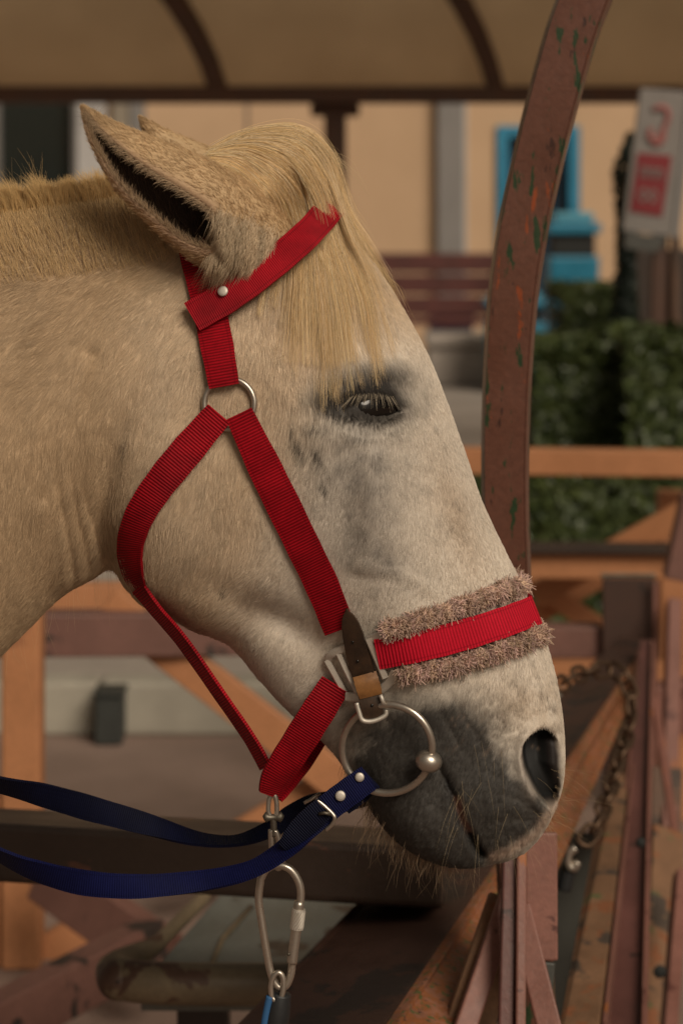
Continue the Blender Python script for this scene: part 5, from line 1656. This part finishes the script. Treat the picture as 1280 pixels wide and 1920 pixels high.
edge_beam('upright_lip', [(1118, 2060, 2.39), (1131, 2060, 2.39), (1131, 2060, 2.44), (1118, 2060, 2.44)], [(1194, 1215, 3.74), (1199, 1212, 3.74), (1199, 1212, 3.77), (1194, 1215, 3.77)], m_mauve, fence, 0.001)
ellipsoid('bolt', P(1200, 1580, 2.93), 0.007, 0.004, 0.007, m_black, fence, 12)
ellipsoid('bolt', P(1236, 1822, 2.93), 0.009, 0.004, 0.009, m_black, fence, 12)
# far corner post and its cap
cx0, cx1 = 1128, 1226
d_ = 4.0
post = edge_beam('corner_post', [(cx0, 2050, d_), (cx1, 2050, d_), (cx1, 2050, d_ + 0.08), (cx0, 2050, d_ + 0.08)], [(cx0, 1084, d_), (cx1, 1084, d_), (cx1, 1088, d_ + 0.08), (cx0, 1088, d_ + 0.08)], m_beamtop, fence, 0.003)
edge_beam('post_cap', [(cx0 - 3, 1083, d_ - 0.004), (cx1 + 3, 1083, d_ - 0.004), (cx1 + 3, 1083, d_ + 0.085), (cx0 - 3, 1083, d_ + 0.085)], [(cx0 - 3, 1075, d_ - 0.004), (cx1 + 3, 1075, d_ - 0.004), (cx1 + 3, 1075, d_ + 0.085), (cx0 - 3, 1075, d_ + 0.085)], m_darkmetal, fence, 0.002)
bar('post_edge', P(1228, 1090, 3.98), P(1222, 1800, 3.98), 0.008, 0.008, m_mauve, fence, up=(0, 1, 0), bevel=0.001)
bar('cross_rail', P(940, 1200, 4.05), P(1126, 1200, 4.05), 0.06, 0.055, m_purple, fence)
bar('cross_rail', P(1230, 1330, 4.05), P(1420, 1300, 4.05), 0.06, 0.09, m_mauve, fence)
# braces of the near panel around the lower post
brace = lambda name, a, b_, w, h, mat: bar(name, P(*a), P(*b_), w, h, mat, fence, up=(0, 1, 0), bevel=0.002)
brace('post_flange', (957, 1560, 2.085), (944, 2080, 2.00), 0.014, 0.012, m_mauve_shaded)
brace('post_face', (976, 1560, 2.08), (973, 2080, 1.995), 0.009, 0.020, m_mauve)
brace('post_side', (1013, 1560, 2.10), (1014, 1800, 2.085), 0.030, 0.010, m_mauve)
brace('post_foot', (1020, 1802, 2.085), (1012, 1880, 2.08), 0.020, 0.008, m_trough0)
brace('diagonal_brace', (966, 1650, 2.115), (846, 2000, 2.03), 0.020, 0.012, m_mauve)
brace('brace_face', (958, 1690, 2.135), (835, 2060, 2.05), 0.045, 0.010, m_plank)
brace('diagonal_brace', (972, 1700, 2.09), (1058, 2040, 1.99), 0.022, 0.012, m_mauve)
hexa('back_board', [P(985, 1560, 3.3), P(1120, 1560, 3.3), P(1120, 1560, 3.33), P(985, 1560, 3.33), P(985, 2060, 3.3), P(1120, 2060, 3.3), P(1120, 2060, 3.33), P(985, 2060, 3.33)], m_trough0, fence, 0.004)
# panel to the right of the uprights
brace('side_panel', (1250, 1560, 3.3), (1230, 2060, 2.9), 0.048, 0.02, m_plank)
brace('side_post', (1262, 1130, 3.95), (1250, 1640, 3.6), 0.024, 0.03, m_mauve)
brace('side_brace', (1226, 1310, 3.65), (1275, 1640, 3.3), 0.013, 0.012, m_mauve)
brace('side_panel', (1248, 1440, 3.7), (1244, 1690, 3.62), 0.05, 0.02, m_wood)
brace('side_post', (1276, 1640, 3.1), (1240, 2080, 2.75), 0.018, 0.02, m_mauve)

# ---- chain
chain = empty('chain', P(1150, 1260, 3.0)); tag(chain, 'rusty steel chain draped over the fence beam and hanging down', 'chain')
m_chain = metal('rusty_chain', (0.16, 0.10, 0.065), 0.45, 0.8)
cp = catmull(np.array([(1046, 1288, 2.904), (1075, 1268, 2.952), (1115, 1258, 3.000), (1152, 1258, 3.024), (1176, 1285, 3.000), (1182, 1330, 2.976), (1170, 1390, 2.928), (1152, 1450, 2.856), (1132, 1510, 2.784), (1108, 1560, 2.736), (1080, 1592, 2.712)], float), 30)
W = np.array([P(*q)[:] for q in cp]); cum = np.concatenate([[0], np.cumsum(np.linalg.norm(np.diff(W, axis=0), axis=1))])
LK = 0.0285
nl = int(cum[-1] / LK)
base_me = None
pts = []
for k in range(24):
    a = 2 * math.pi * k / 24
    pts.append(Vector((0.0097 * math.sin(a), 0, 0.0112 * math.cos(a) + (0.0070 if math.cos(a) > 0 else -0.0070))))
base_me = tube_mesh('link', pts, 0.0031, 8, True); base_me.materials.append(m_chain)
for i in range(nl):
    s_ = (i + 0.5) * LK
    p = Vector([np.interp(s_, cum, W[:, k]) for k in range(3)]); p2 = Vector([np.interp(s_ + 0.004, cum, W[:, k]) for k in range(3)])
    t = (p2 - p).normalized()
    o = bpy.data.objects.new('link', base_me); col.objects.link(o); o.parent = chain
    q = Vector((0, 0, 1)).rotation_difference(t).to_matrix().to_4x4()
    rot = Matrix.Rotation((math.pi / 2) * (i % 2) + 0.5 + random.gauss(0, 0.15), 4, 'Z')
    o.matrix_parent_inverse = Matrix.Translation(chain.location).inverted()
    o.matrix_basis = Matrix.Translation(p) @ q @ rot
ptube('end_hook', [(1078, 1590), (1066, 1600), (1064, 1618), (1074, 1628), (1082, 1616)], 2.70, 0.0050, m_steel, chain)
ptube('dark_grip', [(1070, 1622), (1062, 1642), (1056, 1668)], 2.71, 0.0095, m_rubber, chain)

# ---- dark rail across the left foreground
rail = empty('foreground_rail', P(400, 1600, 2.2)); rail.location.z = 0; tag(rail, 'dark worn horizontal rail below the reins with chipped brown paint', 'rail')
hexa('rail_bar', [P(-260, 1530, 2.44), P(-260, 1638, 2.44), P(-260, 1625, 2.58), P(-260, 1500, 2.58), P(830, 1592, 2.32), P(830, 1706, 2.32), P(830, 1690, 2.45), P(830, 1556, 2.45)], m_darkrail, rail, 0.007, 3)
bar('support', P(-200, 1600, 2.51), Vector((P(-200, 1600, 2.51).x, 2.33, 0)), 0.07, 0.07, m_darkrail, rail, up=(0, 1, 0))

# ---- trough with a rolled rim
tr_ = empty('trough', P(420, 1850, 2.4)); tr_.location.z = 0; tag(tr_, 'shallow grey trough with a rounded brown rim below the dark rail', 'trough')
m_trough = weathered('grey_zinc', (0.15, 0.15, 0.13), [((0.07, 0.05, 0.035), 0.5, 7)], scale=7, rough=0.5)
m_rim = weathered('olive_brown_rim', (0.17, 0.125, 0.075), [((0.085, 0.042, 0.026), 0.55, 8)], scale=8, rough=0.5)
zr = H - (1838 - HOR) * 2.57 / F
fl_ = [P(236, 1838, 2.57), P(640, 1846, 2.57), P(1010, 1850, 2.57)]
lf_ = [P(236, 1838, 2.57), Vector((P(300, 1762, 2.70).x, 2.71, zr)), Vector((P(375, 1690, 2.85).x, 2.87, zr)), Vector((P(440, 1640, 3.0).x, 3.05, zr))]
pts_ = lf_[::-1][:-1] + [fl_[0] + Vector((-0.004, 0.004, 0))] + fl_[1:]
cv = catmull(np.array([p[:] for p in pts_]), 8)
link('rim', tube_mesh('rim', cv, [0.009 + 0.0145 * float(sstep(15, 24, k)) for k in range(len(cv))], 20), m_rim, tr_)
ellipsoid('rim_end', Vector(cv[24]) + Vector((-0.003, 0, 0)), 0.0262, 0.0262, 0.0240, m_rim, tr_)
xr = fl_[2].x
floor_ = [(cv[24][0] + 0.02, 2.585, zr - 0.010), (xr, 2.585, zr - 0.010), (xr, 3.05, zr - 0.010), (cv[0][0] + 0.012, 3.05, zr - 0.010)]
link('basin', mesh_from('basin', floor_ + [(x, y, z - 0.03) for x, y, z in floor_], [(0, 1, 2, 3), (7, 6, 5, 4), (0, 4, 5, 1), (1, 5, 6, 2), (2, 6, 7, 3), (3, 7, 4, 0)]), m_trough, tr_)
link('weld_seam', tube_mesh('weld_seam', [(P(390, 1800, 2.62).x, 2.62, zr - 0.009), (P(415, 1750, 2.72).x, 2.74, zr - 0.008), (P(450, 1700, 2.56).x, 2.87, zr - 0.009)], 0.0035, 8), m_rim, tr_)
bar('leg', Vector((P(380, 1890, 2.66).x, 2.68, zr - 0.041)), Vector((P(390, 2000, 2.66).x, 2.68, 0)), 0.06, 0.06, m_darkrail, tr_, up=(0, 1, 0))
ellipsoid('rim_bolt', P(221, 1842, 2.55), 0.003, 0.002, 0.003, m_black, tr_, 10)

# ---- orange fence: left panel, and the farther run on the right
of = empty('orange_fence', P(40, 1820, 4.04)); of.location.z = 0; tag(of, 'orange and purple brown fence panel with crossed braces left of the horse', 'fence')
d4 = 4.04
box('post', P(2, 0, d4).x, P(76, 0, d4).x, d4, d4 + 0.07, 0.0, H - (1140 - HOR) * d4 / F, m_orange, of, 0.006)
box('post', P(-62, 0, d4).x, P(-2, 0, d4).x, d4 + 0.01, d4 + 0.05, 0.0, H - (1500 - HOR) * d4 / F, m_orange, of, 0.006)
bar('top_rail', P(-200, 1188, 4.10), P(900, 1182, 4.35), 0.07, 0.078, m_purple, of)
bar('upper_strip', P(-200, 1122, 4.45), P(900, 1112, 4.6), 0.05, 0.055, m_orange, of)
bar('diagonal_brace', P(200, 1130, 4.22), P(640, 1470, 4.22), 0.068, 0.03, m_orange, of, up=(0, 1, 0))
bar('diagonal_brace', P(640, 1455, 4.27), P(330, 1640, 4.27), 0.060, 0.03, m_orange, of, up=(0, 1, 0))
bar('low_brace', P(70, 1790, 4.12), P(190, 1722, 4.12), 0.055, 0.04, m_orange, of, up=(0, 1, 0))
bar('low_brace', P(85, 1640, 3.9), P(310, 1800, 3.7), 0.085, 0.05, m_purple, of, up=(0, 1, 0))
bar('ground_plank', P(-90, 1965, 3.1), P(290, 1765, 3.5), 0.075, 0.05, m_purple, of, up=(0, 1, 0))

of2 = empty('orange_fence', P(1080, 1300, 5.0)); of2.location.z = 0; tag(of2, 'orange rail fence with crossed braces in front of the hedges', 'fence')
bar('top_rail', P(820, 862, 5.0), P(1420, 870, 4.9), 0.06, 0.056, m_orange, of2)
bar('middle_rail', P(900, 1052, 4.86), P(1420, 1056, 4.76), 0.07, 0.062, m_orange, of2)
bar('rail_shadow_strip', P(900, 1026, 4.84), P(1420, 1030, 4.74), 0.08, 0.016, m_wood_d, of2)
bar('diagonal_brace', P(1000, 1118, 4.95), P(1300, 950, 4.85), 0.052, 0.03, m_orange, of2, up=(0, 1, 0))
bar('diagonal_brace', P(985, 1085, 5.02), P(1180, 1215, 5.02), 0.045, 0.03, m_orange, of2, up=(0, 1, 0))
bar('diagonal_brace', P(990, 1160, 5.06), P(1160, 1060, 5.06), 0.045, 0.03, m_orange, of2, up=(0, 1, 0))
bar('lower_rail', P(900, 1262, 5.0), P(1420, 1262, 4.9), 0.06, 0.055, m_orange, of2)
for u in (800, 1276, 1420):
    x = (u - 640) * 4.92 / F
    box('post', x - 0.03, x + 0.03, 5.03, 5.10, 0.0, H - (840 - HOR) * 4.92 / F if u != 1276 else H - (935 - HOR) * 4.92 / F, m_orange, of2, 0.005)
bar('slanted_post', P(1262, 1085, 4.3), P(1296, 930, 4.3), 0.04, 0.05, m_purple, of2, up=(0, 1, 0))
